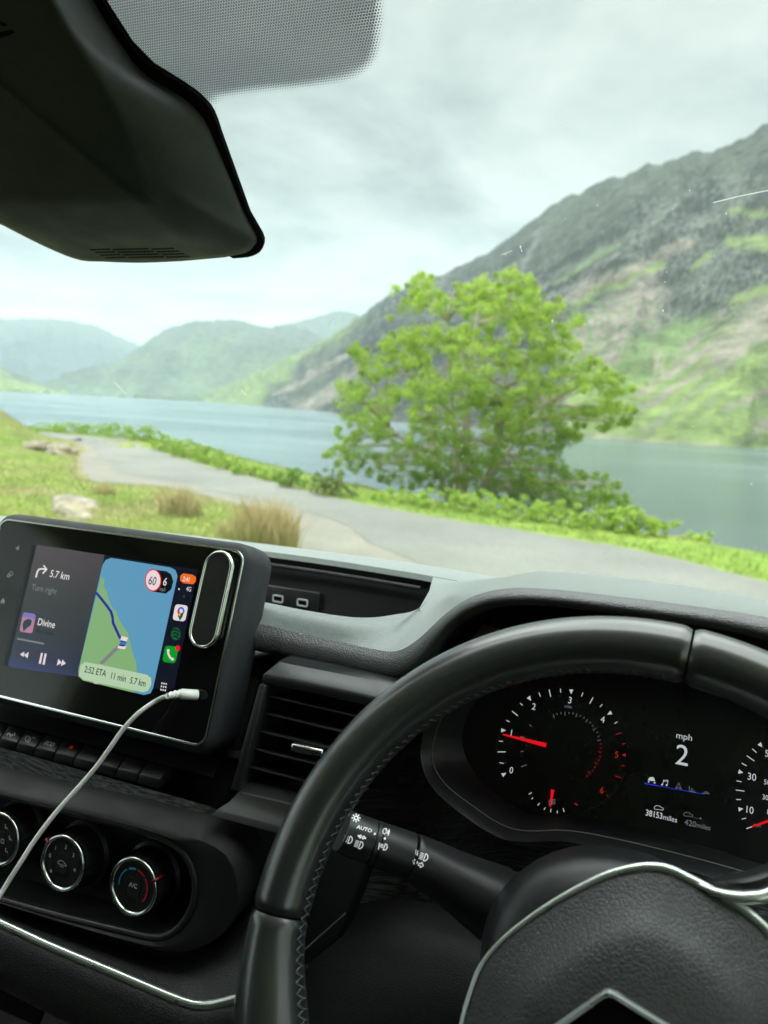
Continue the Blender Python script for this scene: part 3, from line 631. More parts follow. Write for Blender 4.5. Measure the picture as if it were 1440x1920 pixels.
def rockm():
    m, t, p = mat('lichened_rock'); c = N(t, 'ShaderNodeTexCoord'); a = N(t, 'ShaderNodeTexNoise', i_Scale=5.0, i_Detail=8.0, i_Roughness=.7); L(t, c, 'Object', a, 'Vector')
    r = N(t, 'ShaderNodeValToRGB'); L(t, a, 'Fac', r, 0); E_ = r.color_ramp.elements; E_[0].position = .36; E_[0].color = (.09, .085, .07, 1); E_[1].position = .66; E_[1].color = (.40, .38, .32, 1)
    x_ = E_.new(.5); x_.color = (.22, .19, .14, 1); b = N(t, 'ShaderNodeTexNoise', i_Scale=2.2, i_Detail=4.0); L(t, c, 'Object', b, 'Vector')
    mr = N(t, 'ShaderNodeMapRange', i_1=.58, i_2=.72, i_4=.6); L(t, b, 'Fac', mr, 0); mc = N(t, 'ShaderNodeMix', data_type='RGBA'); mc.inputs[7].default_value = (.36, .26, .09, 1); L(t, mr, 0, mc, 0); L(t, r, 0, mc, 6); L(t, mc, 2, p, 'Base Color')
    p.inputs['Roughness'].default_value = .9; bump(t, p, a, 'Fac', .8, .06); return m
M['rock'] = rockm()
rock(135, 950, (1.7, .40, 0, -38), 0, .17, 'pale lichened rock outcrop lying in the grass behind the screen', 2)
rock(110, 822, (1.0, .5, 0, -60), 26, .30, 'weathered rock showing at the top of the grass bank by the bend', 12)
rock(68, 806, (.8, .4, 0, -60), 26, .28, 'brown rock higher on the bank above the bend', 15)

# ================================================================== VAN INTERIOR
WS = Plane((0, 1.05, -.22), (1, 0, 0), (0, -sin(radians(38)), -cos(radians(38))))   # inner face of the windscreen
# ---- windscreen
ws = thing('windscreen', (0, 1.05, -.22), 'tinted raked windscreen with a dotted band behind the sensor housing', 'windscreen')
b = MB(); b.poly([WS.pt(-1.35, -.06), WS.pt(.5, -.06), WS.pt(.42, .86), WS.pt(-1.27, .86)]); b.build('glass_pane', M['glass'], ws)
# dotted ceramic band
fr_px = [(60, -220), (725, -220), (727, 0), (724, 60), (716, 105), (696, 133), (660, 152), (600, 165), (520, 175), (455, 181), (418, 188), (404, 202), (398, 240), (300, 200), (180, 60)]
frab = [WS.ab(x, y) for x, y in crom([V((x, y, 0)) for x, y in fr_px], 130, True) for x, y in [(x, y)] ] if False else None
outl = [WS.ab(p.x, p.y) for p in crom([V((x, y, 0)) for x, y in fr_px], 160, True)]
cxm = WS.ab(430, -10); ringn = 14; band = .0085
v_ = []; fad = []; uvp = []
om = np.array(outl); 
for k in range(ringn+1):
    f = (k/ringn)**1.6*.999
    for i in range(len(outl)):
        a = om[i]*(1-f)+np.array(cxm)*f; d = np.hypot(*(a-om[i])); dd = np.min(np.hypot(*(om-a).T)); v_.append(WS.pt(a[0], a[1], .0015)); fad.append(.44*smooth(-.0012, band, dd)); uvp.append((a[0], a[1]))
b = MB(); n_ = len(outl); fs_ = [(k*n_+i, k*n_+(i+1) % n_, (k+1)*n_+(i+1) % n_, (k+1)*n_+i) for k in range(ringn) for i in range(n_)]; b.add(v_, fs_)
fo = b.build('dot_matrix', M['frit'], ws, smooth=True); set_attr(fo, 'fade', fad); uvl = fo.data.uv_layers.new(name='UVMap'); PITCHD = .00195
for lp in fo.data.loops: a, c = uvp[lp.vertex_index]; uvl.data[lp.index].uv = (a/PITCHD, c/PITCHD)
# specks on the glass
b = MB(); W0 = lambda x, y: WS.hit(x, y)
for x, y, s in [(976, 463, 4), (978, 470, 3), (1243, 582, 4), (1036, 602, 4), (1030, 590, 2), (1120, 385, 2.5), (948, 477, 2), (1362, 400, 3), (1293, 357, 3), (1300, 800, 2), (1409, 908, 3), (1262, 945, 2), (700, 865, 2), (866, 835, 2), (840, 1005, 2), (330, 665, 2), (605, 1010, 2), (103, 700, 2), (868, 856, 2), (1340, 480, 2), (1060, 410, 2), (1250, 510, 2)]:
    s *= .8; P = [(x+s*.6*random.uniform(.5, 1)*cos(t_), y+s*1.3*random.uniform(.5, 1)*sin(t_)) for t_ in np.linspace(0, 2*pi, 9)[:-1]]; put_px(b, W0, P, k=.0006)
for i in range(24):
    x, y = random.uniform(420, 1430), random.uniform(230, 1050); put_px(b, W0, circ2(x, y, random.uniform(.5, 1.1), n=6), k=.0006)
for P, wd in [([(1337, 380), (1385, 368), (1440, 357), (1480, 352)], 1.7), ([(215, 717), (236, 738)], 1.6), ([(452, 731), (462, 740)], 1.6), ([(940, 478), (960, 470)], .9), ([(620, 612), (627, 600)], .9)]: line_px(b, W0, P, wd, k=.0006)
msk = leafm('dried_splashes', (.33, .36, .35), (.33, .36, .35), .9); so2 = b.build('dried_splash', msk, ws); so2['kind'] = 'stuff'
# ---- cabin shell (roof, pillars, sides, floor) encloses the driver's view
shell = MB(); Yw, Zr = .36, .42
x0, x1 = -1.42, .52
def wsz(y): return -.22+(1.05-y)*tan(radians(38))
shell.box((x0, -1.5, wsz(.30)+.01), (x1-x0, 0, 0), (0, 1.80, 0), (0, 0, .05))                                   # roof
flr = MB(); flr.box((x0, -1.5, -1.2), (x1-x0, 0, 0), (0, -.05, 0), (0, 0, 1.9))                                      # bulkhead
flr.box((x0, -1.5, -1.25), (x1-x0, 0, 0), (0, 2.9, 0), (0, 0, .04))                                      # floor
flr.box((x0, 1.02, -1.2), (x1-x0, 0, 0), (0, .06, 0), (0, 0, .88))                                        # firewall
for xs, s_ in ((x0, -1), (x1, 1)):
    flr.box((xs, -1.5, -1.2), (.05*s_, 0, 0), (0, 2.55, 0), (0, 0, .92)); shell.box((xs, -1.5, .26), (.05*s_, 0, 0), (0, 1.80, 0), (0, 0, .13)); shell.box((xs, -1.5, -.28), (.05*s_, 0, 0), (0, .85, 0), (0, 0, .54))
    shell.tube([(xs, 1.1, -.24), (xs, .30, wsz(.30)+.03)], .05, 8)
fl_ = flr.build('cabin_floor', plastic('dark_carpet', (.02, .02, .022), .9, 0)); tag(fl_, 'dark carpeted floor and bulkhead of the van cab', kind='structure')
sh = shell.build('cabin_shell', plastic('cabin_lining', (.74, .74, .72), .8, 0)); tag(sh, 'unseen pale lining of the van cab around the driver', kind='structure')  # out of view; lining kept pale to bounce light into the interior

# ---- dashboard ------------------------------------------------------
dash = thing('dashboard', (-.4, .6, -.4), 'black grained dashboard spanning the van below the windscreen', 'dashboard')
ZT = -.175
def rail(pts, n=40):
    out_ = []
    for p in pts:
        k, v_ = p[2], p[3]; out_.append(at(p[0], p[1], v_) if k == 'y' else atz(p[0], p[1], v_))
    return crom(out_, n)
def loft(rails, nr=3, n=60):
    """rails -> dense grid, Catmull-Rom across"""
    cols = [[r_[j] for r_ in rails] for j in range(len(rails[0]))]
    g_ = [crom(c, nr*(len(rails)-1)+1) for c in cols]
    return [[g_[j][i] for j in range(len(g_))] for i in range(len(g_[0]))]
z = ('z', ZT)
far = rail([(-260, 944, *z), (0, 967, *z), (240, 991, *z), (480, 1018, *z), (640, 1038, *z), (780, 1057, *z), (880, 1073, *z), (940, 1083, *z), (1010, 1094, *z), (1080, 1106, *z)], 60)
rim_n = rail([(-260, 958, *z), (0, 981, *z), (240, 1003, *z), (500, 1034, *z), (640, 1053, *z), (780, 1075, *z), (830, 1084, *z), (880, 1093, *z), (950, 1106, *z), (1030, 1120, *z)], 60)
b = MB(); fb = [p+V((0, .20, -.06)) for p in far]; fdrop = [p+V((0, .012, -.004)) for p in far]
b.grid([fb, fdrop, far, [p+V((0, 0, 0)) for p in rim_n], [p+V((0, -.002, -.006)) for p in rim_n]])
b.build('rear_rim', M['top'], dash, smooth=True, angle=8)
# tray: back wall, floor
bw = [p+V((0, .004, -.006)) for p in rim_n if p.x < -.20]
b = MB(); b.grid([bw, [p+V((0, -.004, -.05)) for p in bw], [p+V((0, -.012, -.10)) for p in bw], [V((p.x, .50, p.z-.11)) for p in bw]])
b.box((-.206, .60, ZT-.12), (.004, 0, 0), (0, .21, 0), (0, 0, .11)); b.build('storage_tray', M['dark'], dash, smooth=True, angle=60)
b = MB(); b.tube([p+V((0, -.004, -.0145)) for p in rim_n if p.x < -.235], .0022, 8); b.build('tray_lip', M['satin'], dash, smooth=True)
# near strip of the top between tray and pad crease, then up over the binnacle
cre = rail([(380, 1150, 'y', .530), (500, 1172, 'y', .530), (545, 1184, 'y', .529), (640, 1204, 'y', .527), (700, 1217, 'y', .524), (742, 1221, 'y', .52), (782, 1200, 'y', .515), (840, 1147, 'y', .51), (890, 1117, 'y', .507), (954, 1103, 'y', .505), (1037, 1105, 'y', .505), (1147, 1117, 'y', .505), (1284, 1134, 'y', .505), (1440, 1158, 'y', .505), (1700, 1215, 'y', .505)], 110)
mid1 = rail([(380, 1122, 'z', ZT), (500, 1142, 'z', ZT), (560, 1153, *z), (640, 1167, *z), (700, 1172, *z), (748, 1168, *z), (793, 1148, *z), (840, 1115, 'y', .555), (890, 1100, 'y', .55), (954, 1091, 'y', .55), (1037, 1092, 'y', .55), (1147, 1104, 'y', .55), (1284, 1121, 'y', .55), (1440, 1146, 'y', .55), (1700, 1200, 'y', .55)], 110)
nearE = rail([(380, 1111, *z), (500, 1130, *z), (560, 1142, *z), (640, 1155, *z), (690, 1158, *z), (735, 1153, *z), (786, 1140, *z), (830, 1096, *z), (890, 1087, 'y', .735), (950, 1081, 'y', .70), (1018, 1070.5, 'y', .665), (1147, 1081, 'y', .64), (1284, 1098, 'y', .61), (1440, 1125, 'y', .61), (1700, 1180, 'y', .61)], 110)
b = MB(); rows = loft([cre, mid1, nearE], 5); b.grid(rows)
# vertical lip of the tray's near edge
b.grid([nearE[:52], [p+V((0, .001, -.02)) for p in nearE[:52]]])
# far side of the hood dropping to the deck
hf = [p+V((0, .03, .0)) for p in nearE[58:]]; hf2 = [V((p.x, .79, ZT+.0012)) for p in nearE[58:]]
b.grid([nearE[58:], [V((p.x, p.y+.02, max(p.z-.009, ZT+.0012))) for p in nearE[58:]], hf2])
b.build('top_pad', M['top'], dash, smooth=True, angle=50)
# deck between tray corner and far edge
deck = [(812, 1081), (805, 1108), (786, 1141), (800, 1165), (880, 1120), (900, 1100), (905, 1085), (880, 1073.6), (836, 1066), (812, 1070)]
b = MB(); b.slab([atz(x, y, ZT-.0006) for x, y in deck], (0, 0, -.004)); b.build('deck_corner', M['top'], dash)
# front band of the pad
low = rail([(380, 1197, 'y', .522), (500, 1222, 'y', .522), (545, 1232, 'y', .521), (640, 1250, 'y', .519), (700, 1262, 'y', .516), (742, 1265, 'y', .512), (785, 1243, 'y', .506), (849, 1167, 'y', .50), (904, 1136, 'y', .497), (963, 1127, 'y', .495), (1037, 1129, 'y', .495), (1192, 1148, 'y', .495), (1330, 1168, 'y', .495), (1440, 1192, 'y', .495), (1700, 1255, 'y', .495)], 110)
midb = [a.lerp(c, .45)+V((0, -.0035, .001)) for a, c in zip(cre, low)]
und = [p+V((0, .012, -.006)) for p in low]; und2 = [p+V((0, .05, -.012)) for p in low]
b = MB(); b.grid(loft([cre, midb, low, und], 4)); b.grid([und, und2]); b.build('pad_roll', M['pad'], dash, smooth=True, angle=70)
# binnacle roof lining behind the hood edge and dark interior
b = MB(); i0 = 40
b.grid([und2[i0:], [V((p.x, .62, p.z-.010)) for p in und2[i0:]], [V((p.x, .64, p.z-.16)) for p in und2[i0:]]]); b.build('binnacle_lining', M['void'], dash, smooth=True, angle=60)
b = MB(); b.box((-.22, .70, -.19), (.95, 0, 0), (0, .02, 0), (0, 0, -.5)); b.box((-1.4, .62, -.27), (1.1, 0, 0), (0, .02, 0), (0, 0, -.5)); b.box((-.30, .62, -.27), (.02, 0, 0), (0, .1, 0), (0, 0, -.4)); b.build('dark_backing', M['void'], dash)  # black boxes added behind the dash so its gaps read as shade
# ---- usb panel
b = MB(); US = Plane((0, .79, -.2), (1, 0, 0), (0, -1, 0))
o = US.pt
P = [(440, 1079), (592, 1104), (612, 1112), (616, 1155), (440, 1135)]; b.slab([US.hit(x, y)+V((0, -.03, 0)) for x, y in [(440, 1077), (600, 1103), (616, 1112), (618, 1185), (440, 1160)]], (0, .05, 0))
usb = b.build('usb_panel', M['dark'], dash, bevel=.002); US2 = Plane((0, .755, -.2), (1, 0, 0), (0, -1, 0))
b = MB(); b.slab([US2.hit(x, y) for x, y in [(440, 1088), (599, 1112), (597, 1160), (440, 1140)]], (0, .006, 0)); b.build('usb_plate', M['satin'], usb, bevel=.0008)
US3 = Plane((0, .754, -.2), (1, 0, 0), (0, -1, 0)); mm = plastic('usb_collar_grey', (.45, .5, .5), .35)
for cx_, cy2 in ((521.5, 1122.5), (567.5, 1130)):
    a, c = US3.ab(cx_, cy2); r_ = MB(); ro = rrect(a-.0072, c-.0045, a+.0072, c+.0045, .0022); ri = rrect(a-.0056, c-.0029, a+.0056, c+.0029, .0012); n_ = len(ro)
    r_.add([US3.pt(*p) for p in ro]+[US3.pt(*p) for p in ri]+[US3.pt(*p, .0012) for p in ro]+[US3.pt(*p, .0012) for p in ri], [f for i in range(n_) for f in ((2*n_+i, 2*n_+(i+1) % n_, 3*n_+(i+1) % n_, 3*n_+i), (i, (i+1) % n_, 2*n_+(i+1) % n_, 2*n_+i), (n_+i, 3*n_+i, 3*n_+(i+1) % n_, n_+(i+1) % n_))])
    r_.build('usb_port', mm, usb); r2 = MB(); r2.poly([US3.pt(*p, .0002) for p in ri]); r2.slab([US3.pt(a-.0045, c-.0001, .0004), US3.pt(a+.0045, c-.0001, .0004), US3.pt(a+.0045, c+.0014, .0004), US3.pt(a-.0045, c+.0014, .0004)], US3.n*.0004); r2.build('usb_slot', M['void'], usb)
# ---- vent
VP = Plane((0, .545, 0), (1, 0, 0), (0, -cos(radians(17)), sin(radians(17))))
v = VP.hit
vent = MB(); BK = V((0, .05, 0))
vent.slab([v(430, 1275)+BK, v(750, 1345)+BK, v(690, 1545)+BK, v(380, 1490)+BK], V((0, .004, 0)))
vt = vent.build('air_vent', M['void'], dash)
b = MB()
lipA = [v(505, 1250)+V((0, .012, 0)), v(760, 1300)+V((0, .012, 0))]; lipB = [v(491, 1263), v(760, 1321)]; lipC = [v(487, 1283)+V((0, .002, 0)), v(760, 1342)+V((0, .002, 0))]
b.grid([[p+V((0, .03, -.002)) for p in lipA], lipA, lipB, lipC, [p+V((0, .03, 0)) for p in lipC]])
b.poly([lipA[0], lipB[0], lipC[0], lipC[0]+V((0, .03, 0)), lipA[0]+V((0, .03, 0))])
b.build('vent_hood', M['satin'], vt, bevel=.0022, bseg=3, weld=True)
b = MB(); b.slab([v(486, 1284), v(499, 1286), v(449, 1483), v(432, 1481)], BK); b.slab([v(495.5, 1285), v(499, 1286), v(449, 1483), v(446.5, 1483)], (0, -.0012, 0)); b.build('vent_frame', M['satin'], vt, bevel=.0008)
for (xa, ya, sl_) in [(497, 1309, .235), (488, 1342, .238), (478, 1376, .242), (468, 1410, .247), (459, 1444, .252)]:
    b = MB(); A = v(xa, ya)+V((0, .006, 0)); X_ = 735-(ya-1290)*.46; B = v(X_, ya+(X_-xa)*sl_)+V((0, .006, 0)); th = V((0, 0, -.0016)); dp = V((0, .022, -.006))
    b.slab([A, B, B+th, A+th], dp); b.build('slat', M['satin'], vt, bevel=.0005)
b = MB(); b.slab([v(553, 1388), v(612, 1401), v(610, 1413), v(551, 1401)], (0, -.006, 0)); b.build('vent_tab', M['chrome'], vt, bevel=.0012)
b = MB(); b.slab([v(557, 1391)+V((0, -.0061, 0)), v(592, 1399)+V((0, -.0061, 0)), v(590, 1409)+V((0, -.0061, 0)), v(556, 1401)+V((0, -.0061, 0))], (0, -.0008, 0)); b.build('tab_face', M['satin'], vt)
b = MB()
l0 = [v(449, 1480)+V((0, .02, .002)), v(655, 1530)+V((0, .02, .002))]; l1 = [v(449, 1484), v(652, 1533)]; l2 = [v(418, 1507)+V((0, -.008, 0)), v(625, 1560)+V((0, -.008, 0))]; l3 = [v(408, 1519)+V((0, -.010, 0)), v(620, 1574)+V((0, -.010, 0))]
l25 = [v(432, 1500)+V((0, -.002, 0)), v(640, 1552)+V((0, -.002, 0))]
b.grid([l0, l1, l25, l2, l3, [p+V((0, .02, -.002)) for p in l3]]); b.poly([l0[0], l1[0], l25[0], l2[0], l3[0], l3[0]+V((0, .02, -.002))]); b.build('vent_sill', M['satin'], vt, bevel=.0012, weld=True)
# ---- lower fascia sheet under vents and behind wheel: knee panel, brushed trim
# brushed trim left of the column
tr = MB(); tr.grid(loft([crom([at(420, 1500, .53), at(470, 1700, .50), at(560, 1830, .47)], 20), crom([at(640, 1440, .565), at(640, 1600, .55), at(650, 1760, .53)], 20), crom([at(760, 1380, .59), at(760, 1600, .575), at(760, 1780, .545)], 20), crom([at(960, 1400, .66), at(960, 1600, .64), at(960, 1800, .60)], 20), crom([at(1500, 1400, .68), at(1500, 1700, .66), at(1500, 1900, .62)], 20)], 4))
tr.build('brushed_trim', M['brushed'], dash, smooth=True)
kp = MB(); K0 = crom([at(540, 1760, .50), at(600, 1742, .51), at(700, 1728, .52), at(740, 1726, .52), at(900, 1760, .52), at(1050, 1800, .52)], 30)
K1 = crom([at(520, 1800, .485), at(590, 1790, .49), at(680, 1770, .50), at(760, 1780, .50), at(900, 1800, .50), at(1050, 1850, .50)], 30); K2 = crom([at(470, 2000, .44), at(600, 1990, .45), at(700, 1980, .46), at(780, 1980, .465), at(900, 2000, .465), at(1050, 2050, .46)], 30)
K3 = [p+V((0, -.02, -.16)) for p in K2]
kp.grid(loft([[p+V((0, .03, .0)) for p in K0], K0, K1, K2, K3], 5)); kp.build('knee_panel', M['knee'], dash, smooth=True, angle=80)
b = MB(); b.tube([at(500, 1552, .516), at(498, 1575, .513), at(497, 1606, .51)], .0007, 6); b.build('panel_seam', M['satin'], dash)
b = MB(); b.tube([at(572, 1780, .45), at(610, 1746, .458), at(648, 1712, .466)], .0006, 6); b.build('trim_edge', plastic('grey_trim_edge', (.16, .17, .17), .4), dash)

# ---- infotainment screen --------------------------------------------
SP = Plane((0, .56, 0), (1, 0, 0), (0, -cos(radians(19.5)), sin(radians(19.5))))
scr = thing('touchscreen', SP.hit(220, 1400), 'upright touchscreen showing a map with a lake, chrome edged, left of the vent', 'touchscreen')
tr_, br_ = SP.ab(453, 1034), SP.ab(385, 1399); tl_ = SP.ab(12, 978)
xr = (tr_[0]+br_[0])/2; xl = xr-.262; yt = (tr_[1]+tl_[1])/2; yb = br_[1]
def ringpts(e, r_, k): return [SP.pt(*p, k) for p in rrect(xl-e, yb-e, xr+e, yt+e, r_)]
b = MB(); b.poly(ringpts(0, .009, 0)); b.build('glass_front', M['gloss'], scr)
b = MB(); r0 = ringpts(-.0001, .009, .0001); r1 = ringpts(.0004, .0095, .0009); r2 = ringpts(.0016, .0105, .0009); r3 = ringpts(.0021, .011, -.0005); b.grid([r0, r1, r2, r3], closed=True); b.build('chrome_edge', M['chrome'], scr, smooth=True)
b = MB(); r3 = ringpts(.0020, .011, -.0004); r4 = ringpts(.006, .015, -.0022); r5 = ringpts(.0085, .018, -.008); r6 = ringpts(.0090, .018, -.022); r7 = ringpts(.0086, .018, -.036); r8 = ringpts(.001, .014, -.046); b.grid([r3, r4, r5, r6, r7, r8], closed=True); b.poly(r8); b.build('housing', M['house'], scr, smooth=True, angle=50)
# display contents
def E_(n_, r_, g_, b_, s=1.0): M[n_] = emis(n_, srgb(r_, g_, b_), s, True)
E_('ui_grey', 52, 50, 53); E_('ui_grey2', 44, 52, 52); E_('ui_navy', 14, 18, 34); E_('ui_blue', 92, 152, 186); E_('ui_green', 128, 172, 116); E_('ui_shade', 34, 40, 60); E_('ui_violet', 44, 40, 96)
E_('ui_pale', 176, 204, 168); E_('ui_txt', 225, 222, 222); E_('ui_ink', 48, 55, 60); E_('ui_route', 34, 38, 150); E_('ui_trail', 124, 124, 130); E_('ui_orange', 236, 106, 28); E_('ui_white', 228, 214, 218)
E_('ui_red', 226, 26, 36); E_('ui_phone', 10, 150, 38); E_('ui_black', 8, 14, 20); E_('ui_dim', 122, 130, 130); E_('ui_pink', 176, 120, 150); E_('ui_lilac', 120, 112, 178); E_('ui_teal', 22, 62, 66); E_('ui_gblue', 60, 110, 210); E_('ui_yel', 240, 190, 40); E_('ui_dgrn', 20, 90, 50); E_('ui_roadmap', 190, 182, 190)
UI = ['ui_grey', 'ui_grey2', 'ui_navy', 'ui_blue', 'ui_green', 'ui_pale', 'ui_txt', 'ui_ink', 'ui_route', 'ui_trail', 'ui_orange', 'ui_white', 'ui_red', 'ui_phone', 'ui_black', 'ui_dim', 'ui_pink', 'ui_lilac', 'ui_teal', 'ui_gblue', 'ui_yel', 'ui_dgrn', 'ui_roadmap', 'ui_shade', 'ui_violet']
UIM = [M[n_] for n_ in UI]; ix = {n_: i for i, n_ in enumerate(UI)}
H = SP.hit
def PX(mb, pts, m, k): put_px(mb, H, pts, ix[m], k)
def gradm():
    m, t, p = mat('ui_gradient'); c = N(t, 'ShaderNodeUVMap'); s_ = N(t, 'ShaderNodeSeparateXYZ'); L(t, c, 0, s_, 0)
    r = N(t, 'ShaderNodeValToRGB'); L(t, s_, 'Y', r, 0); E2 = r.color_ramp.elements; E2[0].color = (*srgb(40, 50, 100), 1); E2[0].position = 0; E2[1].color = (*srgb(74, 68, 74), 1); E2[1].position = 1
    for q_, c_ in ((.10, (30, 38, 66)), (.3, (34, 41, 50)), (.6, (44, 47, 50))): x_ = E2.new(q_); x_.color = (*srgb(*c_), 1)
    p.inputs['Base Color'].default_value = (.004, .004, .004, 1); p.inputs['Roughness'].default_value = .2; L(t, r, 0, p, 'Emission Color'); p.inputs['Emission Strength'].default_value = 2**-EXPO
    return m
disp = MB(); gpts = [(66, 1021), (345, 1064), (296, 1290), (8, 1247)]
put_px(disp, H, [(66, 1021), (200, 1041), (150, 1269), (20, 1251), (10, 1244)], 0, .0002)
do = disp.build('display', [gradm()], scr); ul = do.data.uv_layers.new(name='UVMap'); bt = SP.ab(66, 1021)[1]; bb = SP.ab(10, 1250)[1]
for lp in do.data.loops:
    w_ = do.data.vertices[lp.vertex_index].co+scr.location-SP.o; ul.data[lp.index].uv = (0, (w_.dot(SP.v)-bb)/(bt-bb))
b = MB()
PX(b, [(196, 1041), (371, 1068), (327, 1291), (313, 1294), (150, 1268)], 'ui_navy', .0003)
PX(b, [(60, 1021), (69, 1022), (14, 1250), (4, 1247)], 'ui_black', .0003)
line_px(b, H, [(61, 1025), (7, 1246)], 1.2, ix['ui_grey'], .0004)
# map card
card = [(208, 1046), (320, 1064), (329, 1069), (333, 1080), (287, 1290), (282, 1300), (270, 1303), (156, 1276), (147, 1268), (147, 1256), (192, 1060), (198, 1050)]
PX(b, card, 'ui_blue', .0005)
PX(b, [(190, 1081), (197, 1087), (194, 1098), (200, 1108), (204, 1125), (209, 1137), (218, 1147), (222, 1160), (232, 1175), (240, 1187), (244, 1205), (248, 1222), (255, 1240), (257, 1260), (253, 1292), (252, 1299), (156, 1276), (147, 1268), (147, 1256)], 'ui_green', .0006)
line_px(b, H, [(181, 1112), (190, 1123), (201, 1137), (208, 1147), (211, 1157), (212, 1168), (217, 1179), (223, 1192), (230, 1203)], 5.0, ix['ui_route'], .0007)
line_px(b, H, [(228, 1210), (216, 1218), (205, 1229), (194, 1240), (186, 1248)], 6.5, ix['ui_trail'], .0007)
line_px(b, H, [(189, 1247), (183, 1262), (180, 1280)], 9, ix['ui_roadmap'], .0007)
PX(b, [(160, 1241), (200, 1249), (275, 1265), (283, 1271), (284, 1282), (278, 1295), (268, 1298), (155, 1274), (148, 1266), (151, 1247)], 'ui_pale', .0009)
for x, y, wd, hh_, c_ in [(232, 1198, 12, 9, 'ui_white'), (230, 1206, 12, 10, 'ui_gblue'), (228, 1213, 14, 7, 'ui_white'), (228, 1210, 10, 3, 'ui_ink'), (230, 1202.5, 9, 2, 'ui_ink')]:
    PX(b, [(x-wd/2+2, y-hh_/2-1), (x+wd/2+2, y-hh_/2+2), (x+wd/2-1, y+hh_/2+1), (x-wd/2-1, y+hh_/2-1)], c_, .0011+.0001*(c_ == 'ui_ink')+.00005*(c_ == 'ui_gblue'))
put_text(b, SP, '2:52 ETA', 159, 1260, 12.5, ix['ui_ink'], .80, .0012, .012); put_text(b, SP, '11 min', 207, 1272, 12.5, ix['ui_ink'], .80, .0012, .012); put_text(b, SP, '5.7 km', 244, 1281, 12.5, ix['ui_ink'], .80, .0012, .012)
# speed badge
PX(b, [(287, 1068), (312, 1071), (321, 1077), (325, 1090), (321, 1105), (311, 1113), (284, 1109)], 'ui_black', .0008)
PX(b, circ2(287, 1088, 15.5, 21), 'ui_red', .0010); PX(b, circ2(287, 1088, 13.6, 18.8), 'ui_white', .0011)
put_text(b, SP, '60', 278.5, 1095.5, 16, ix['ui_ink'], .80, .0012, .008); put_text(b, SP, '6', 306, 1097.5, 15, ix['ui_txt'], .85, .0012, .005); put_text(b, SP, 'mph', 300, 1107.5, 7.5, ix['ui_dim'], .75, .0012, .0)
# status column
PX(b, [(343, 1075), (361, 1077.5), (367.5, 1082), (367, 1090), (362, 1095.5), (344, 1093.5), (338, 1089), (338, 1080)], 'ui_orange', .0006); put_text(b, SP, '2:41', 343, 1089.5, 9, ix['ui_txt'], .75, .0008, .012)
put_text(b, SP, '4G', 349, 1108, 9, ix['ui_txt'], .75, .0006, .0); PX(b, circ2(335.5, 1104.5, 1.6), 'ui_txt', .0006); PX(b, circ2(345, 1118, 1.6, 2.4), 'ui_dgrn', .0006)
def icon(cx_, cy2, w_, h_, c_, k):
    sh_ = -.19; P = rrect(-w_/2, -h_/2, w_/2, h_/2, w_*.24, 4); PX(b, [(cx_+a+sh_*c2, cy2+c2+a*.13) for a, c2 in P], c_, k)
icon(338, 1149, 24, 30, 'ui_white', .0006)
for c_, P in (('ui_dgrn', [(333, 1147), (345, 1148), (342, 1157), (337, 1164), (334, 1156)]), ('ui_gblue', circ2(339.5, 1146, 6.6, 8.2, 20, 180, 300)+[(339.5, 1146)]), ('ui_red', circ2(339, 1146, 6.6, 8.2, 10, 140, 205)+[(339.5, 1146)]), ('ui_gblue', circ2(339.5, 1146, 6.6, 8.2, 10, 290, 380)+[(339.5, 1146)]), ('ui_yel', circ2(339, 1147, 6.6, 8.4, 10, 100, 140)+[(339.5, 1146)])): PX(b, P, c_, .0008)
PX(b, circ2(339.8, 1145.5, 3, 4), 'ui_white', .0009)
PX(b, circ2(329.5, 1188.5, 9, 12), 'ui_dgrn', .0006)
for i in range(3): line_px(b, H, [(323+i, 1182+i*6), (329, 1180+i*6), (336-i, 1185+i*6)], 2.2, ix['ui_black'], .0008)
icon(319.5, 1227, 25, 31, 'ui_phone', .0006); line_px(b, H, [(315, 1219), (315.5, 1226), (319, 1233), (324, 1236)], 3.6, ix['ui_white'], .0008); PX(b, circ2(315.5, 1219.5, 2.6), 'ui_white', .0009); PX(b, circ2(323.5, 1236, 2.6), 'ui_white', .0009); PX(b, circ2(333.5, 1215.5, 4.4, 5.4), 'ui_red', .0009)
for i in range(3):
    for j in range(3): PX(b, circ2(303.5+i*4.1-j*.9, 1281+j*6+i*.7, 1.35, 1.9, 8), 'ui_txt', .0006)
# left panel content
line_px(b, H, [(67.5, 1082), (70, 1072), (73, 1067.5), (78, 1066.5), (86, 1067.5)], 3.0, ix['ui_txt'], .0005); line_px(b, H, [(82, 1060.5), (87.5, 1067.5), (80.5, 1075)], 2.6, ix['ui_txt'], .0005)
put_text(b, SP, '5.7 km', 93, 1081.5, 13.5, ix['ui_txt'], .92, .0005, .008); put_text(b, SP, 'Turn right', 59, 1106, 11.5, ix['ui_dim'], .92, .0005, .0)
put_text(b, SP, 'Divine', 70, 1171.5, 13.5, ix['ui_txt'], .88, .0005, .008); put_text(b, SP, 'Blair Muir', 65.5, 1185.5, 9.5, ix['ui_ink'], .86, .0005, .01)
PX(b, [(46, 1148), (63, 1150.5), (67.5, 1154), (61, 1185), (58, 1187.5), (39, 1184.5), (37, 1180), (43, 1151)], 'ui_pink', .0005); PX(b, [(46, 1148), (63, 1150.5), (67.5, 1154), (66, 1161), (42, 1156), (43, 1151)], 'ui_lilac', .0006)
PX(b, [(42, 1172), (45, 1164), (53, 1160), (60, 1163), (58, 1172), (50, 1178), (44, 1184)], 'ui_teal', .0007)
line_px(b, H, [(33, 1197.5), (82, 1207)], 3.2, ix['ui_dim'], .0005)
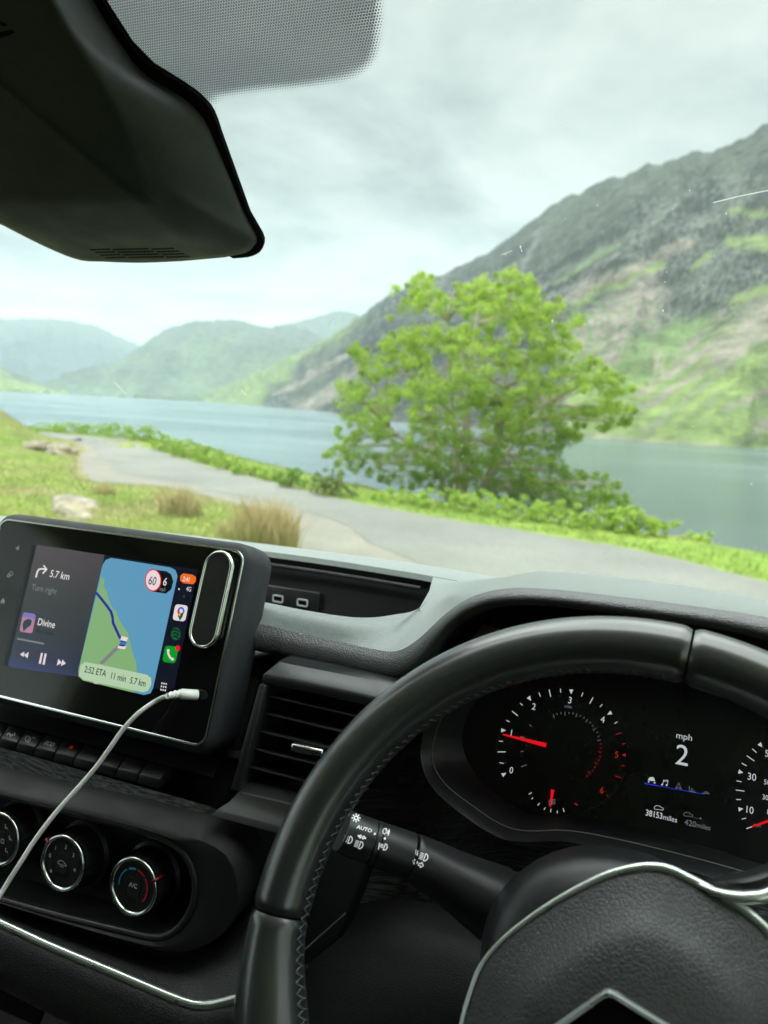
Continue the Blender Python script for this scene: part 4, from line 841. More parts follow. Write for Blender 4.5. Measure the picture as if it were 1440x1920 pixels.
for P in ([(37.5, 1226.5), (46, 1222), (44, 1232)], [(45, 1228), (54, 1222.5), (51.5, 1234.5)], [(77, 1224), (80.5, 1224.7), (76.5, 1245), (72.5, 1244)], [(84, 1225), (87.5, 1225.7), (83.5, 1246.5), (79.5, 1245.8)], [(109.5, 1235), (106.5, 1248), (115.5, 1243)], [(117, 1236.5), (114, 1249), (123.5, 1244)]): PX(b, P, 'ui_white', .0005)
# bezel icons
PX(b, [(29.5, 1026.5), (32, 1026.2), (36.5, 1022.5), (34.8, 1032.3), (31.5, 1029.5), (29, 1029)], 'ui_dim', .0005)
PX(b, [(1.5, 1127), (6, 1121), (9, 1126), (8, 1132.5), (5.5, 1132), (6, 1128.5), (4.3, 1128.5), (3.5, 1131.8), (1, 1131.2)], 'ui_dim', .0005)
line_px(b, H, [(13, 1081), (16, 1076), (19, 1079), (18, 1082), (13, 1081)], 1.4, ix['ui_dim'], .0005); line_px(b, H, circ2(21, 1075.5, 3, 4, 10), 1.2, ix['ui_dim'], .0005, True)
b.build('display_graphics', UIM, scr)
# ---- magnetic holder on the bezel
mh0, mh1 = SP.ab(415, 1065), SP.ab(388.5, 1185); dm = V((mh1[0]-mh0[0], mh1[1]-mh0[1])); ang = atan2(dm.y, dm.x)
def stad(r_, k):
    P = []
    for c_, s_ in ((mh1, -90), (mh0, 90)): P += [(c_[0]+r_*cos(ang+radians(s_+i*15)), c_[1]+r_*sin(ang+radians(s_+i*15))) for i in range(13)]
    return [SP.pt(*p, k) for p in P]
mg = thing('magnetic_holder', SP.hit(400, 1205), 'chrome rimmed oblong magnetic phone holder stuck to the right of the screen', 'phone holder')
b = MB(); b.grid([stad(.0136, .0002), stad(.0140, .003), stad(.0134, .0058), stad(.0122, .0066), stad(.0113, .0062), stad(.0109, .0052)], closed=True); b.build('rim', M['chrome'], mg, smooth=True, angle=180)
b = MB(); b.poly(stad(.0112, .0054)); b.build('pad', plastic('black_rubber', (.012, .013, .014), .45), mg)
# ---- white cable
cb = thing('charging_cable', SP.hit(372, 1303), 'white charging cable plugged in below the map and hanging to the lower left', 'cable')
def SPd(x, y, k): d = ray(x, y); return d*((SP.o.dot(SP.n)+k)/d.dot(SP.n))
p0, p1 = SPd(371, 1303, .003), SPd(338, 1301, .013); ax = (p1-p0).normalized()
b = MB(); b.tube([p0, p0.lerp(p1, .05), p0.lerp(p1, .93), p1], [.0042, .0049, .0049, .0038], 20, flat=.80); b.build('plug', M['white'], cb, smooth=True, angle=50)
b = MB(); p2 = SPd(314, 1305, .022)
Q = crom([p1, SPd(328, 1302, .0165), p2], 13); b.tube(Q, [(.0034 if i % 4 < 2 else .0027)*(1-.02*i) for i in range(13)], 14); b.build('strain_relief', M['white'], cb, smooth=True, angle=50)
Cb = [p2, at(296, 1312, .462), at(262, 1335, .452), at(232, 1366, .445), at(205, 1404, .438), at(180, 1438, .432), at(148, 1475, .424), at(118, 1508, .416), at(90, 1542, .408), at(62, 1580, .40), at(38, 1618, .392), at(10, 1662, .384), at(-30, 1730, .37), at(-90, 1850, .36)]
b = MB(); b.tube(crom(Cb, 90), .0021, 14, flat=.85); b.build('cord', M['white'], cb, smooth=True, angle=180)

# ---- centre console under the screen
CP = Plane((0, .497, 0), (1, 0, 0), (0, -cos(radians(12)), sin(radians(12))))   # fascia plane of the knobs
def cpk(x, y, k): d = ray(x, y); return d*((CP.o.dot(CP.n)+k)/d.dot(CP.n))
# column behind / below the screen running to the vent
b = MB(); b.slab([at(-260, 1250, .535), at(500, 1240, .535), at(470, 1340, .52), at(425, 1500, .50), at(395, 1530, .49), at(-260, 1400, .475)], (0, .09, 0)); b.build('screen_column', M['satin'], dash, bevel=.004)
# upper shadowed shelf under screen
b = MB(); S0 = [at(-260, 1262, .50), at(395, 1412, .50)]; S1 = [at(-260, 1288, .47), at(400, 1452, .47)]; S2 = [at(-260, 1330, .452), at(405, 1520, .452)]
def row2(x0_, y0_, x1_, y1_, Yv, n=12): return [at(x0_+(x1_-x0_)*i/(n-1), y0_+(y1_-y0_)*i/(n-1), Yv) for i in range(n)]
# fascia rails (pixel lines sloping right) : top of key row ... bottom lip
ra = row2(-200, 1262, 415, 1420, .500); rb = row2(-200, 1300, 400, 1458, .478); rc = row2(-200, 1345, 395, 1512, .462); rd = row2(-200, 1395, 385, 1548, .455); re_ = row2(-200, 1412, 380, 1566, .449); rf_ = row2(-200, 1428, 380, 1590, .452)
b.grid([ra, rb]); b.build('key_shelf', M['satin'], dash, smooth=True)
b = MB(); b.grid([rc, rd]); b.build('brushed_strip', M['brushed'], dash, smooth=True)
b = MB(); b.grid([rd, re_, rf_]); b.build('bezel_strip', M['dark'], dash, smooth=True, angle=60)
# keys
KT = (1356, .262); KM = (1384, .258); KB = (1402, .262)
xt = [-60, -22, 15, 49, 84, 120, 157, 196, 236, 277, 320]; xm = [-76, -38, 1, 33, 67, 103, 140, 180, 220, 260, 300]; xb = [-84, -46, -8, 25, 60, 97, 134, 174, 214, 255, 296]
keyl = ['parking', 'stop-start', 'ECO', 'hazard', 'lock', 'blank']
kbk = MB(); kbk.slab([at(-100, 1320, .485), at(345, 1440, .485), at(330, 1490, .475), at(-100, 1380, .475)], (0, .02, 0)); bank = kbk.build('switch_bank', M['void'], dash)
faces = []
for i in range(len(xt)-1):
    g_ = 1.2
    A = [at(xt[i]+g_, KT[0]+KT[1]*xt[i], .478), at(xt[i+1]-g_, KT[0]+KT[1]*xt[i+1], .478)]; B = [at(xm[i]+g_, KM[0]+KM[1]*xm[i], .465), at(xm[i+1]-g_, KM[0]+KM[1]*xm[i+1], .465)]; Cc = [at(xb[i]+g_, KB[0]+KB[1]*xb[i], .464), at(xb[i+1]-g_, KB[0]+KB[1]*xb[i+1], .464)]
    D = [p+V((0, .02, 0)) for p in Cc]; A2 = [p+V((0, .015, -.01)) for p in A]
    b = MB(); b.grid([A2, A, B, Cc, D]); b.poly([A[0], B[0], Cc[0], D[0], A2[0]]); b.poly([A[1], B[1], Cc[1], D[1], A2[1]]); b.build('switch_key', M['satin'], bank, bevel=.0008, weld=True)
def khit(x, y):
    # icon faces of the keys: plane through the row
    return KP.hit(x, y)
pa, pb, pc = at(0, KT[0], .478), at(300, KT[0]+KT[1]*300, .478), at(0, KM[0], .465); nK = (pb-pa).cross(pc-pa).normalized(); nK = -nK if nK.dot(ray(100, 1400)) > 0 else nK
KP = Plane(pa, pb-pa, nK)
b = MB()
put_text(b, KP, 'ECO', 82, 1396, 8, 0, .9, .0006, .0); line_px(b, KP.hit, circ2(52, 1385.5, 5, 5.2, 14), 1.1, 0, .0006, True); put_text(b, KP, 'A', 49.5, 1389, 5.5, 0, .9, .0006, .0); put_text(b, KP, 'OFF', 59, 1385, 3.4, 0, .9, .0006, .0)
line_px(b, KP.hit, [(13, 1378), (17, 1374), (20, 1380), (24, 1377)], 2.6, 0, .0006); line_px(b, KP.hit, [(28, 1374), (26.5, 1380)], 1.8, 0, .0006)
PX_ = lambda P, m: put_px(b, KP.hit, P, m, .0006); PX_([(161, 1416), (169, 1418), (167.5, 1425), (159.5, 1423)], 0); line_px(b, KP.hit, [(163, 1417), (165, 1412.5), (169, 1412), (169.5, 1418)], 1.2, 0, .0006)
line_px(b, KP.hit, [(114.5, 1409.5), (135.5, 1399), (131.5, 1414.5)], 1.5, 1, .0006, True); line_px(b, KP.hit, [(121.5, 1408.2), (131, 1403.5), (129, 1410.8)], .8, 1, .0006, True)
b.build('key_symbols', [M['print_dim'], M['print_red']], bank)
# knob recess
rec_px = [(-200, 1445), (0, 1488), (150, 1527), (260, 1556), (330, 1585), (362, 1630), (366, 1680), (350, 1722), (322, 1750), (290, 1758), (240, 1748), (100, 1714), (0, 1686), (-200, 1630)]
ro = [cpk(x, y, -.002) for x, y in rec_px]; ri = [cpk(x*.985+2, y*.985+24 if False else y, -.020) for x, y in rec_px]
ro = crom(ro[:], 70); inn = [p+V((0, .028, 0)) for p in ro]
b = MB(); cen = cpk(120, 1610, -.03); b.grid([ro, [p+V((0, .004, 0)) for p in ro], inn]); b.poly(inn); b.build('knob_recess', M['dark'], dash, smooth=True, angle=50)
# raised lip round recess
b = MB(); b.tube(ro, .0028, 10); b.build('recess_lip', M['satin'], dash, smooth=True, angle=180)
# frame sheet around the recess (black)
outer_px = [(-200, 1428), (0, 1478), (150, 1513), (330, 1560), (420, 1600), (445, 1660), (440, 1720), (400, 1765), (340, 1785), (300, 1782), (220, 1760), (100, 1722), (0, 1690), (-200, 1634)]
oo = crom([cpk(x, y, .0005) for x, y in outer_px], 70); b = MB(); ro2 = ro; md = [a.lerp(c, .5)+V((0, -.003, 0)) for a, c in zip(oo, ro2)]; bkk = [p+V((0, .04, 0)) for p in oo]
b.grid([bkk, oo, md, ro2]); b.build('recess_frame', M['dark'], dash, smooth=True, angle=60)
# fascia right of recess up to vents (dark)
b = MB(); b.slab([at(380, 1510, .50), at(700, 1600, .52), at(640, 1760, .50), at(520, 1860, .47), at(440, 1800, .45), at(445, 1640, .465), at(370, 1560, .47)], (0, .03, 0)); b.build('lower_fascia', M['dark'], dash, bevel=.004)
# lower pad with silver line
pA = row2(-200, 1618, 460, 1800, .430, 20); 
A_ = crom([at(-200, 1600, .440), at(0, 1684, .437), at(100, 1722, .437), at(220, 1762, .437), at(300, 1785, .437), at(350, 1782, .44), at(420, 1740, .445), at(520, 1660, .452)], 50)
B_ = crom([at(-200, 1634, .408), at(0, 1722, .404), at(100, 1768, .402), at(220, 1818, .400), at(330, 1864, .398), at(380, 1878, .398), at(440, 1868, .400), at(560, 1830, .41)], 50)
b = MB(); b.grid(loft([[p+V((0, .02, .01)) for p in A_], A_, [a.lerp(c, .5)+V((0, -.003, .003)) for a, c in zip(A_, B_)], B_], 4)); b.build('console_pad', M['knee'], dash, smooth=True, angle=80)
b = MB(); Bt = [p+V((0, -.003, -.0005)) for p in B_]; b.tube(Bt, .0026, 12, flat=1.25); b.build('silver_line', M['silver'], dash, smooth=True, angle=180)
C2 = [p+V((0, -.012, -.006)) for p in B_]; C3 = [p+V((0, -.012, -.045)) for p in B_]; C4 = [p+V((0, .02, -.085)) for p in B_]
b = MB(); b.grid(loft([[p+V((0, .004, -.002)) for p in B_], [p+V((0, -.008, -.005)) for p in B_], C3, C4], 5)); b.build('console_roll', M['knee'], dash, smooth=True, angle=180)
b = MB(); b.slab([at(90, 1884, .42), at(215, 1925, .42), at(240, 2060, .40), at(40, 2000, .40)], (0, .06, 0)); b.slab([at(90, 1884, .42), at(215, 1925, .42), at(260, 1900, .5), at(150, 1870, .5)], (0, 0, -.002)); b.build('cup_holder_box', M['pad'], dash, bevel=.003)

# ---- rotary knobs
def knob(cx_, cy2, kind, label):
    c0 = cpk(cx_, cy2, .0); PLk = Plane(c0, (1, 0, 0), CP.n); kb = thing('rotary_knob', c0-CP.n*.03, label, 'knob', 'heater knobs on the centre console')
    def ring(r_, k, n=48): return [PLk.pt(r_*cos(2*pi*i/n), r_*sin(2*pi*i/n), k) for i in range(n)]
    R0 = .0205
    b = MB(); b.grid([ring(.0265, -.030), ring(.0262, -.022), ring(.0235, -.020), ring(.0232, -.015)], closed=True); b.build('base_collar', M['satin'], kb, smooth=True, angle=40)
    b = MB(); rows = []
    for k in (-.030, -.006, -.002): rows.append([PLk.pt((.0212+(.00035 if i % 2 else 0))*cos(2*pi*i/90), (.0212+(.00035 if i % 2 else 0))*sin(2*pi*i/90), k) for i in range(90)])
    b.grid(rows, closed=True); b.build('grip', M['satin'], kb, smooth=True, angle=30)
    b = MB(); b.grid([ring(.0212, -.0025), ring(.0216, -.0008), ring(.0212, .0009), ring(.0200, .0014), ring(.0187, .0006), ring(.0182, -.001)], closed=True); b.build('silver_ring', M['chrome'], kb, smooth=True, angle=180)
    b = MB(); b.poly(ring(.0190, -.0004)); b.build('face', M['satin'], kb)
    b = MB(); r_ = rrect(-.006, -.008, .006, .006, .002); b.slab([PLk.pt(*p, -.0003) for p in r_], CP.n*.0006); b.build('centre_button', M['dark'], kb)
    b = MB(); PF = lambda a, c: PLk.pt(a, c, .0003)
    def tx(s_, a, c, h_, m=0):
        vs_, fs_ = text2d(s_, 1, 0); w_ = max(q_[0] for q_ in vs_); q = h_/.7; b.add([PLk.pt(a+(x-w_/2)*q, c+(y-.35)*q, .0005) for x, y in vs_], fs_, m)
    def ln(P, wd, m=0):
        for (xa, ya), (xb_, yb_) in zip(P[:-1], P[1:]):
            d = V((xb_-xa, yb_-ya)); d.normalize(); q = V((-d.y, d.x))*wd/2; b.poly([PLk.pt(xa-q.x, ya-q.y, .0005), PLk.pt(xb_-q.x, yb_-q.y, .0005), PLk.pt(xb_+q.x, yb_+q.y, .0005), PLk.pt(xa+q.x, ya+q.y, .0005)], m)
    def arc(r_, a0, a1, wd, m): ln([(r_*cos(radians(a0+(a1-a0)*i/16)), r_*sin(radians(a0+(a1-a0)*i/16))) for i in range(17)], wd, m)
    mats = [M['print_dim'], M['cblue'], M['cred']]
    if kind == 'temp':
        arc(.0130, 188, 124, .0010, 1); arc(.0130, 116, 88, .0016, 1); arc(.0130, 80, 48, .0014, 2); arc(.0130, 40, -38, .0016, 2); tx('A/C', 0, .001, .0032); pang = 28
    elif kind == 'fan':
        for s_, a in (('0', 168), ('1', 132), ('2', 84), ('3', 42), ('4', -8)): tx(s_, .0130*cos(radians(a)), .0130*sin(radians(a)), .0030)
        for a in (0, 60, 120): ln([(-.0095-.0015*cos(radians(a)), -.0085-.0015*sin(radians(a))), (-.0095+.0015*cos(radians(a)), -.0085+.0015*sin(radians(a)))], .0004)
        ln([(-.004, 0), (-.002, .0016), (.001, .0016), (.003, .0002), (.0045, -.0002), (.0045, -.0012), (-.004, -.0012), (-.004, 0)], .0004); ln([(-.002, -.0026), (.002, -.0026)], .0004); pang = 142
    else:
        for a in (120, 60, 15, -35): 
            x_, y_ = .0125*cos(radians(a)), .0125*sin(radians(a)); ln([(x_-.0015, y_+.001), (x_-.0005, y_-.0008), (x_+.0005, y_+.0002), (x_+.0015, y_-.001)], .0005); b.poly([PLk.pt(x_-.0012+.0005*cos(t_), y_+.0018+.0005*sin(t_), .0005) for t_ in np.linspace(0, 2*pi, 7)[:-1]])
        ln([(.003, .001), (.006, .001), (.006, -.002), (.003, -.002), (.003, .001)], .0004); pang = 200
    b.build('face_marks', mats, kb)
    b = MB(); ca, sa = cos(radians(pang)), sin(radians(pang)); b.tube([PLk.pt(.0195*ca, .0195*sa, .0018), PLk.pt(.0222*ca, .0222*sa, .0016), PLk.pt(.0226*ca, .0226*sa, -.004), PLk.pt(.0222*ca, .0222*sa, -.009)], [.0010, .0014, .0013, .0009], 8); b.build('pointer', M['red'], kb, smooth=True, angle=180)
M['cblue'] = plastic('blue_paint', (.02, .30, .50), .5); M['cred'] = plastic('red_paint', (.45, .01, .03), .5)
knob(250, 1662, 'temp', 'temperature knob with blue and red arcs, rightmost of the three')
knob(117, 1618, 'fan', 'fan speed knob numbered 0 to 4, middle of the three')
knob(-2, 1573, 'flow', 'air direction knob cut by the left edge behind the white cable')

# ---- instrument cluster ---------------------------------------------
GP = Plane((-.062, .587, -.262), (1, 0, 0), (0, -cos(radians(30)), sin(radians(30))))
ic = thing('instrument_cluster', GP.hit(1050, 1600), 'dark instrument cluster with rev counter and speed readout behind the steering wheel', 'instrument cluster')
lens = [(800, 1300), (900, 1200), (1100, 1160), (1500, 1200), (1560, 1700), (1440, 1645), (1370, 1600), (1250, 1570), (1150, 1545), (1060, 1530), (1000, 1530), (950, 1505), (900, 1465), (872, 1420), (865, 1370)]
b = MB(); b.poly([GP.hit(x, y) for x, y in lens]); b.build('dial_panel', plastic('dial_black', (.004, .005, .007), .30, 0, spec=.4), ic)
# surround: rim -> line -> lens
o_px = [(905, 1170, .50), (850, 1250, .525), (805, 1340, .535), (790, 1395, .535), (792, 1440, .53), (815, 1482, .525), (870, 1530, .52), (930, 1568, .517), (975, 1578, .515), (1060, 1578, .515), (1150, 1598, .515), (1280, 1630, .515), (1400, 1668, .515), (1560, 1720, .515)]
l_px = [(935, 1180, .51), (880, 1260, .535), (832, 1340, .545), (813, 1390, .545), (812, 1430, .54), (835, 1470, .535), (885, 1510, .53), (938, 1545, .527), (985, 1558, .525), (1060, 1557, .525), (1150, 1572, .525), (1280, 1603, .525), (1400, 1636, .525), (1560, 1684, .525)]
i_px = [(985, 1190), (940, 1260), (890, 1320), (868, 1372), (874, 1420), (902, 1465), (948, 1503), (990, 1526), (1040, 1531), (1090, 1531), (1160, 1546), (1270, 1577), (1400, 1612), (1560, 1660)]
RO = crom([at(*p) for p in o_px], 80); RL = crom([at(*p) for p in l_px], 80); RI = crom([GP.hit(x, y)+GP.n*.001 for x, y in i_px], 80)
b = MB(); b.grid([[p+V((0, .05, -.01)) for p in RO], [p+V((0, .006, -.004)) for p in RO], RO]); b.grid([RO, RL]); b.grid([RL, [a.lerp(c, .5)+V((0, .004, -.003)) for a, c in zip(RL, RI)], RI]); b.build('surround', M['satin'], ic, smooth=True, angle=50, weld=True)
b = MB(); b.tube([p+V((0, -.0004, .0003)) for p in RL], .00035, 6); b.build('trim_line', plastic('grey_line', (.22, .24, .23), .4), ic)
gW, gR, gN, gB, gD = [emis(n_, c_, s_) for n_, c_, s_ in (('dial_white', srgb(205, 212, 214), .8), ('dial_red', srgb(190, 40, 36), .7), ('needle_red', srgb(225, 20, 30), .95), ('dial_blue', srgb(40, 50, 190), 1), ('dial_grey', srgb(130, 136, 140), .6))]
GM = [gW, gR, gN, gB, gD]; zz = lambda X, Y: (780+X/2.182, 1220+Y/2.182); Gh = GP.hit; b = MB()
def zl(P, wd, m=0): line_px(b, Gh, [zz(*p) for p in P], wd, m, .0003)
def zt(s_, X, Y, h_, m=0, sx=.9, bold=.0): x, y = zz(X, Y); put_text(b, GP, s_, x, y, h_/2.182, m, sx, .0003, bold)
def ztri(X, Y, a, m=0, s=11): put_px(b, Gh, [zz(X+s*1.1*cos(radians(a)), Y+s*1.1*sin(radians(a))), zz(X+s*cos(radians(a+130)), Y+s*sin(radians(a+130))), zz(X+s*cos(radians(a-130)), Y+s*sin(radians(a-130)))], m, .0003)
# rev counter ticks
for P in ([(342, 458), (358, 461)], [(335, 414), (366, 414)], [(340, 370), (355, 371)], [(370, 285), (382, 291)], [(394, 248), (416, 266)], [(427, 215), (436, 224)], [(503, 172), (509, 187)], [(545, 160), (551, 188)], [(591, 156), (592, 171)], [(683, 172), (677, 187)], [(724, 192), (711, 216)], [(762, 220), (753, 230)], [(812, 298), (824, 291)]): zl(P, 1.3 if hypot(P[1][0]-P[0][0], P[1][1]-P[0][1]) < 20 else 1.6)
for X, Y, a in ((356, 326, 0), (464, 195, 55), (635, 166, 92), (793, 256, 150), (359, 506, -30)): ztri(X, Y, a)
ztri(852, 427, 180, 1, 9); ztri(787, 597, 215, 1, 8)
for P in ([(818, 342), (840, 336)], [(815, 513), (842, 520)], [(843, 382), (856, 380)], [(840, 470), (853, 472)]): zl(P, 1.1, 1)
for s_, X, Y in (('0', 380, 500), ('1', 380, 348), ('2', 472, 240), ('3', 620, 214), ('4', 754, 293)): zt(s_, X, Y, 27)
zt('5', 811, 437, 27, 1); zt('6', 751, 582, 27, 1); zt('x1000', 606, 232, 11, 4, .8)
for i in range(26):   # inner fine scale
    a = radians(-112+i*6.6); cX, cY = 615, 398; r_ = 148-(8 if i % 3 else 16); m_ = 4 if i < 16 else 1
    zl([(cX+148*cos(a)*.98, cY+148*sin(a)), (cX+r_*cos(a)*.98, cY+r_*sin(a))], .9, m_)
for P in ([(428, 412), (440, 412)], [(430, 475), (452, 467)], [(464, 303), (472, 309)], [(427, 352), (446, 355)]): zl(P, 1.1, 4)
# temperature scale
for P in ([(462, 587), (473, 581)], [(473, 607), (478, 602)], [(498, 633), (505, 624)], [(524, 650), (529, 642)], [(551, 660), (552, 648)], [(578, 665), (578, 655)], [(606, 659), (602, 646)]): zl(P, 1.4)
zl([(650, 625), (660, 632)], 2, 1); zl([(556, 600), (556, 626)], 1.5, 4)
for i in range(4): zl([(543, 612+i*6), (570, 608+i*6)], .9, 4)
# centre readouts
zt('mph', 1062, 357, 26, 0, 1.0); zt('2', 1056, 462, 84, 0, .95, .0)
line_px(b, Gh, [zz(936, 543), zz(990, 553)], 2.2, 3, .0003); line_px(b, Gh, [zz(990, 553), zz(1180, 588)], 1.0, 3, .0003)
qx = lambda X, Y: (1140+X/4.8, 1340+Y/4.8)
def ql(P, wd, m=0, closed=False): line_px(b, Gh, [qx(*p) for p in P], wd, m, .0003, closed)
def qf(P, m=0): put_px(b, Gh, [qx(*p) for p in P], m, .0003)
qf([(365, 575), (378, 562), (410, 562), (420, 585), (425, 600), (360, 592)]); qf([(360, 597), (372, 599), (372, 612), (360, 608)]); qf([(412, 606), (427, 608), (427, 620), (412, 618)])
ql([(492, 630), (500, 590), (540, 590), (534, 632)], 1.0); qf(circ2(486, 630, 8)); qf(circ2(528, 634, 8)); ql([(500, 600), (538, 600)], .9)
ql([(608, 666), (637, 615), (662, 674), (637, 655)], .9, 4, True); ql([(732, 640), (732, 688), (792, 700)], 1.0, 4); ql([(755, 660), (755, 688)], 1.4, 4); ql([(770, 676), (778, 690)], .9, 4)
for i in range(3): ql([(880-i*10-10, 690+i*9), (895+i*10, 694+i*9)], .8, 4)
for ox, oy, m_ in ((0, 0, 0), (265, 60, 4)): ql([(418+ox, 850+oy), (416+ox, 830+oy), (435+ox, 818+oy), (465+ox, 822+oy), (480+ox, 836+oy), (498+ox, 842+oy), (496+ox, 860+oy), (440+ox, 852+oy)], .8, m_, True)
for i in range(3): qf(circ2(775+i*18, 928+i*3, 3), 4)
qf(circ2(832, 934, 8), 4)
x, y = qx(335, 905); put_text(b, GP, '38153', x, y, 11.5, 0, .80, .0003, .01); x, y = qx(492, 942); put_text(b, GP, 'miles', x, y, 10, 0, .92, .0003, .0)
x, y = qx(686, 990); put_text(b, GP, '420', x, y, 11, 4, .95, .0003, .0); x, y = qx(796, 1014); put_text(b, GP, 'miles', x, y, 9.5, 4, .92, .0003, .0)
# speedometer, left half visible
for P in ([(1250, 370), (1316, 416)], [(1205, 437), (1246, 460)], [(1300, 308), (1335, 340)], [(1158, 595), (1200, 604)], [(1152, 678), (1226, 688)], [(1155, 763), (1195, 764)], [(1205, 939), (1242, 932)]): ql(P, 1.5)
for X, Y, a in ((1372, 272, 50), (1192, 516, 15), (1192, 850, -8)): put_px(b, Gh, [(qx(X, Y)[0]+5.5*cos(radians(a+t_)), qx(X, Y)[1]+5.5*sin(radians(a+t_))) for t_ in (0, 130, 230)], 0, .0003)
for s_, X, Y, h_ in (('10', 1228, 878, 13.5), ('30', 1250, 582, 13.5), ('50', 1408, 375, 13), ('50', 1400, 625, 9.5), ('30', 1385, 760, 9.5), ('10', 1420, 893, 9.5)): x, y = qx(X, Y); put_text(b, GP, s_, x, y, h_, 0, .85, .0003, .0)
x, y = qx(1308, 1000); put_text(b, GP, 'mph', x, y, 6, 4, .9, .0003, .0)
ql([(1248, 1025), (1310, 1003)], 1.8)
b.build('dial_markings', GM, ic)
# needles
def needle(P0, P1, w0, w1, nm='needle'):
    b = MB(); a, c = V(P0), V(P1); d = (c-a).normalized(); q = V((-d.y, d.x)); P = [a+q*w0/2, a-q*w0/2, c-q*w1/2, c+q*w1/2]; b.slab([GP.hit(*p)+GP.n*.003 for p in P], GP.n*.0008); b.build(nm, gN, ic)
needle(zz(358, 345), zz(534, 389), 2.6, 8.0); needle(zz(551, 640), zz(561, 570), 2.4, 6.2); needle(qx(1290, 1008), qx(1600, 905), 2.6, 8)
# small dials' raised rings
b = MB()
for cX, cY, r_ in ((600, 410, 275),):
    P = [GP.hit(*zz(cX+r_*cos(radians(t_))*.99, cY+r_*sin(radians(t_))*.95)) for t_ in range(20, 330, 6)]; b.tube([p+GP.n*.001 for p in P], .0006, 6)
b.build('dial_ring', M['dark'], ic, smooth=True)

# ---- steering column shroud & stalk ----------------------------------
WT = radians(30); WC = V((-.001, .338, -.277)); WN = V((0, -cos(WT), sin(WT))); WU = V((1, 0, 0)); WV = V((0, sin(WT), cos(WT)))
WP = Plane(WC, WU, WN)
sc = thing('column_shroud', WC-WN*.15, 'black plastic steering column shroud behind the airbag hub', 'steering column')
b = MB(); rows = []
for k, rx, ry in ((.04, .050, .050), (.045, .066, .060), (.075, .078, .066), (.11, .080, .068), (.16, .078, .066), (.24, .07, .06)):
    rows.append([WC-WN*k+WU*(rx*cos(2*pi*i/40))+WV*(ry*sin(2*pi*i/40)*(1.0 if sin(2*pi*i/40) > 0 else 1.15)+.006) for i in range(40)])
b.grid(rows, closed=True); b.poly(rows[0]); b.build('shroud_shell', M['satin'], sc, smooth=True, angle=60)
stk = thing('indicator_stalk', at(930, 1695, .47), 'black light and indicator stalk with white symbols left of the column', 'control stalk')
ST = [(640, 1557, .415, 38), (652, 1562, .417, 39), (700, 1580, .423, 39.5), (740, 1594, .428, 40), (772, 1606, .432, 41), (810, 1625, .437, 45), (850, 1648, .442, 50), (890, 1672, .446, 58), (925, 1692, .45, 65), (938, 1698, .452, 66)]
cen_ = [at(x, y, Y) for x, y, Y, r_ in ST]; rad = [r_/1400*c.length*.98 for (x, y, Y, r_), c in zip(ST, cen_)]
def seg_tube(i0, i1, nm, m_, dr_=0):
    b = MB(); n_ = (i1-i0)*5+1; C_ = crom(cen_[i0:i1+1], n_); R_ = [rad[i0+min(int(k/5), i1-i0-1)]*(1-(k/5-int(min(k/5, i1-i0-1))))+rad[min(i1, i0+min(int(k/5), i1-i0-1)+1)]*(k/5-int(min(k/5, i1-i0-1))) for k in range(n_)]
    b.tube(C_, [r_+dr_ for r_ in R_], 40, flat=.9, up=(0, 0, 1)); return b
def frac(x):   # centre & radius by pixel x along the stalk
    for i in range(len(ST)-1):
        if ST[i][0] <= x <= ST[i+1][0]:
            f = (x-ST[i][0])/(ST[i+1][0]-ST[i][0]); return cen_[i].lerp(cen_[i+1], f), rad[i]*(1-f)+rad[i+1]*f
    return cen_[-1], rad[-1]
def stalk_piece(xa, xb_, nm, dr_=0, n=10, ends=True):
    b = MB(); xs = [xa+(xb_-xa)*i/(n-1) for i in range(n)]; C_, R_ = zip(*[frac(x) for x in xs]); R_ = [r_+dr_ for r_ in R_]
    if ends: R_[0] -= .0008; R_[-1] -= .0008; xs2 = 0; C_ = [C_[0], C_[0].lerp(C_[1], .12)]+list(C_[1:-1])+[C_[-1].lerp(C_[-2], .12), C_[-1]]; R_ = [R_[0], R_[0]+.0008]+list(R_[1:-1])+[R_[-1]+.0008, R_[-1]]
    b.tube(list(C_), list(R_), 44, flat=.92, up=(0, 0, 1)); o = b.build(nm, M['satin'], stk, smooth=True, angle=50); return b
pieces = [stalk_piece(640, 696.5, 'light_ring'), stalk_piece(697.5, 707, 'marker_ring', n=4), stalk_piece(708, 769, 'fog_ring'), stalk_piece(770.5, 934, 'stalk_body', n=16), stalk_piece(934, 938, 'stalk_collar', dr_=-.002, n=3, ends=False)]
b = MB(); cA, rA = cen_[-1], rad[-1]; b.tube([cA, cA+(cA-cen_[-2])*1.2, V((-.03, .47, cA.z-.02))], [rA*.9, rA*.95, rA*.9], 32, flat=.95, up=(0, 0, 1)); b.build('stalk_mount', M['satin'], sc, smooth=True, angle=50)
allv = []; allf = []
for pc_ in pieces: o_ = len(allv); allv += [V(v_) for v_ in pc_.v]; allf += [[i+o_ for i in f] for f in pc_.f]
bv = BVHTree.FromPolygons(allv, allf)
def sthit(x, y):
    d = ray(x, y).normalized(); h = bv.ray_cast(V((0, 0, 0)), d); return h[0] if h[0] is not None else at(x, y, .41)
b = MB(); s7 = lambda X, Y: (560+X/3.6, 1480+Y/3.6)
def sl7(P, wd=1.3, closed=False): line_px(b, sthit, [s7(*p) for p in P], wd*1.35, 0, .0004, closed)
def arc7(cx_, cy2, rx, ry, a0, a1, rot=20): return [(cx_+rx*cos(radians(t_))*cos(radians(rot))-ry*sin(radians(t_))*sin(radians(rot)), cy2+rx*cos(radians(t_))*sin(radians(rot))+ry*sin(radians(t_))*cos(radians(rot))) for t_ in np.linspace(a0, a1, 10)]
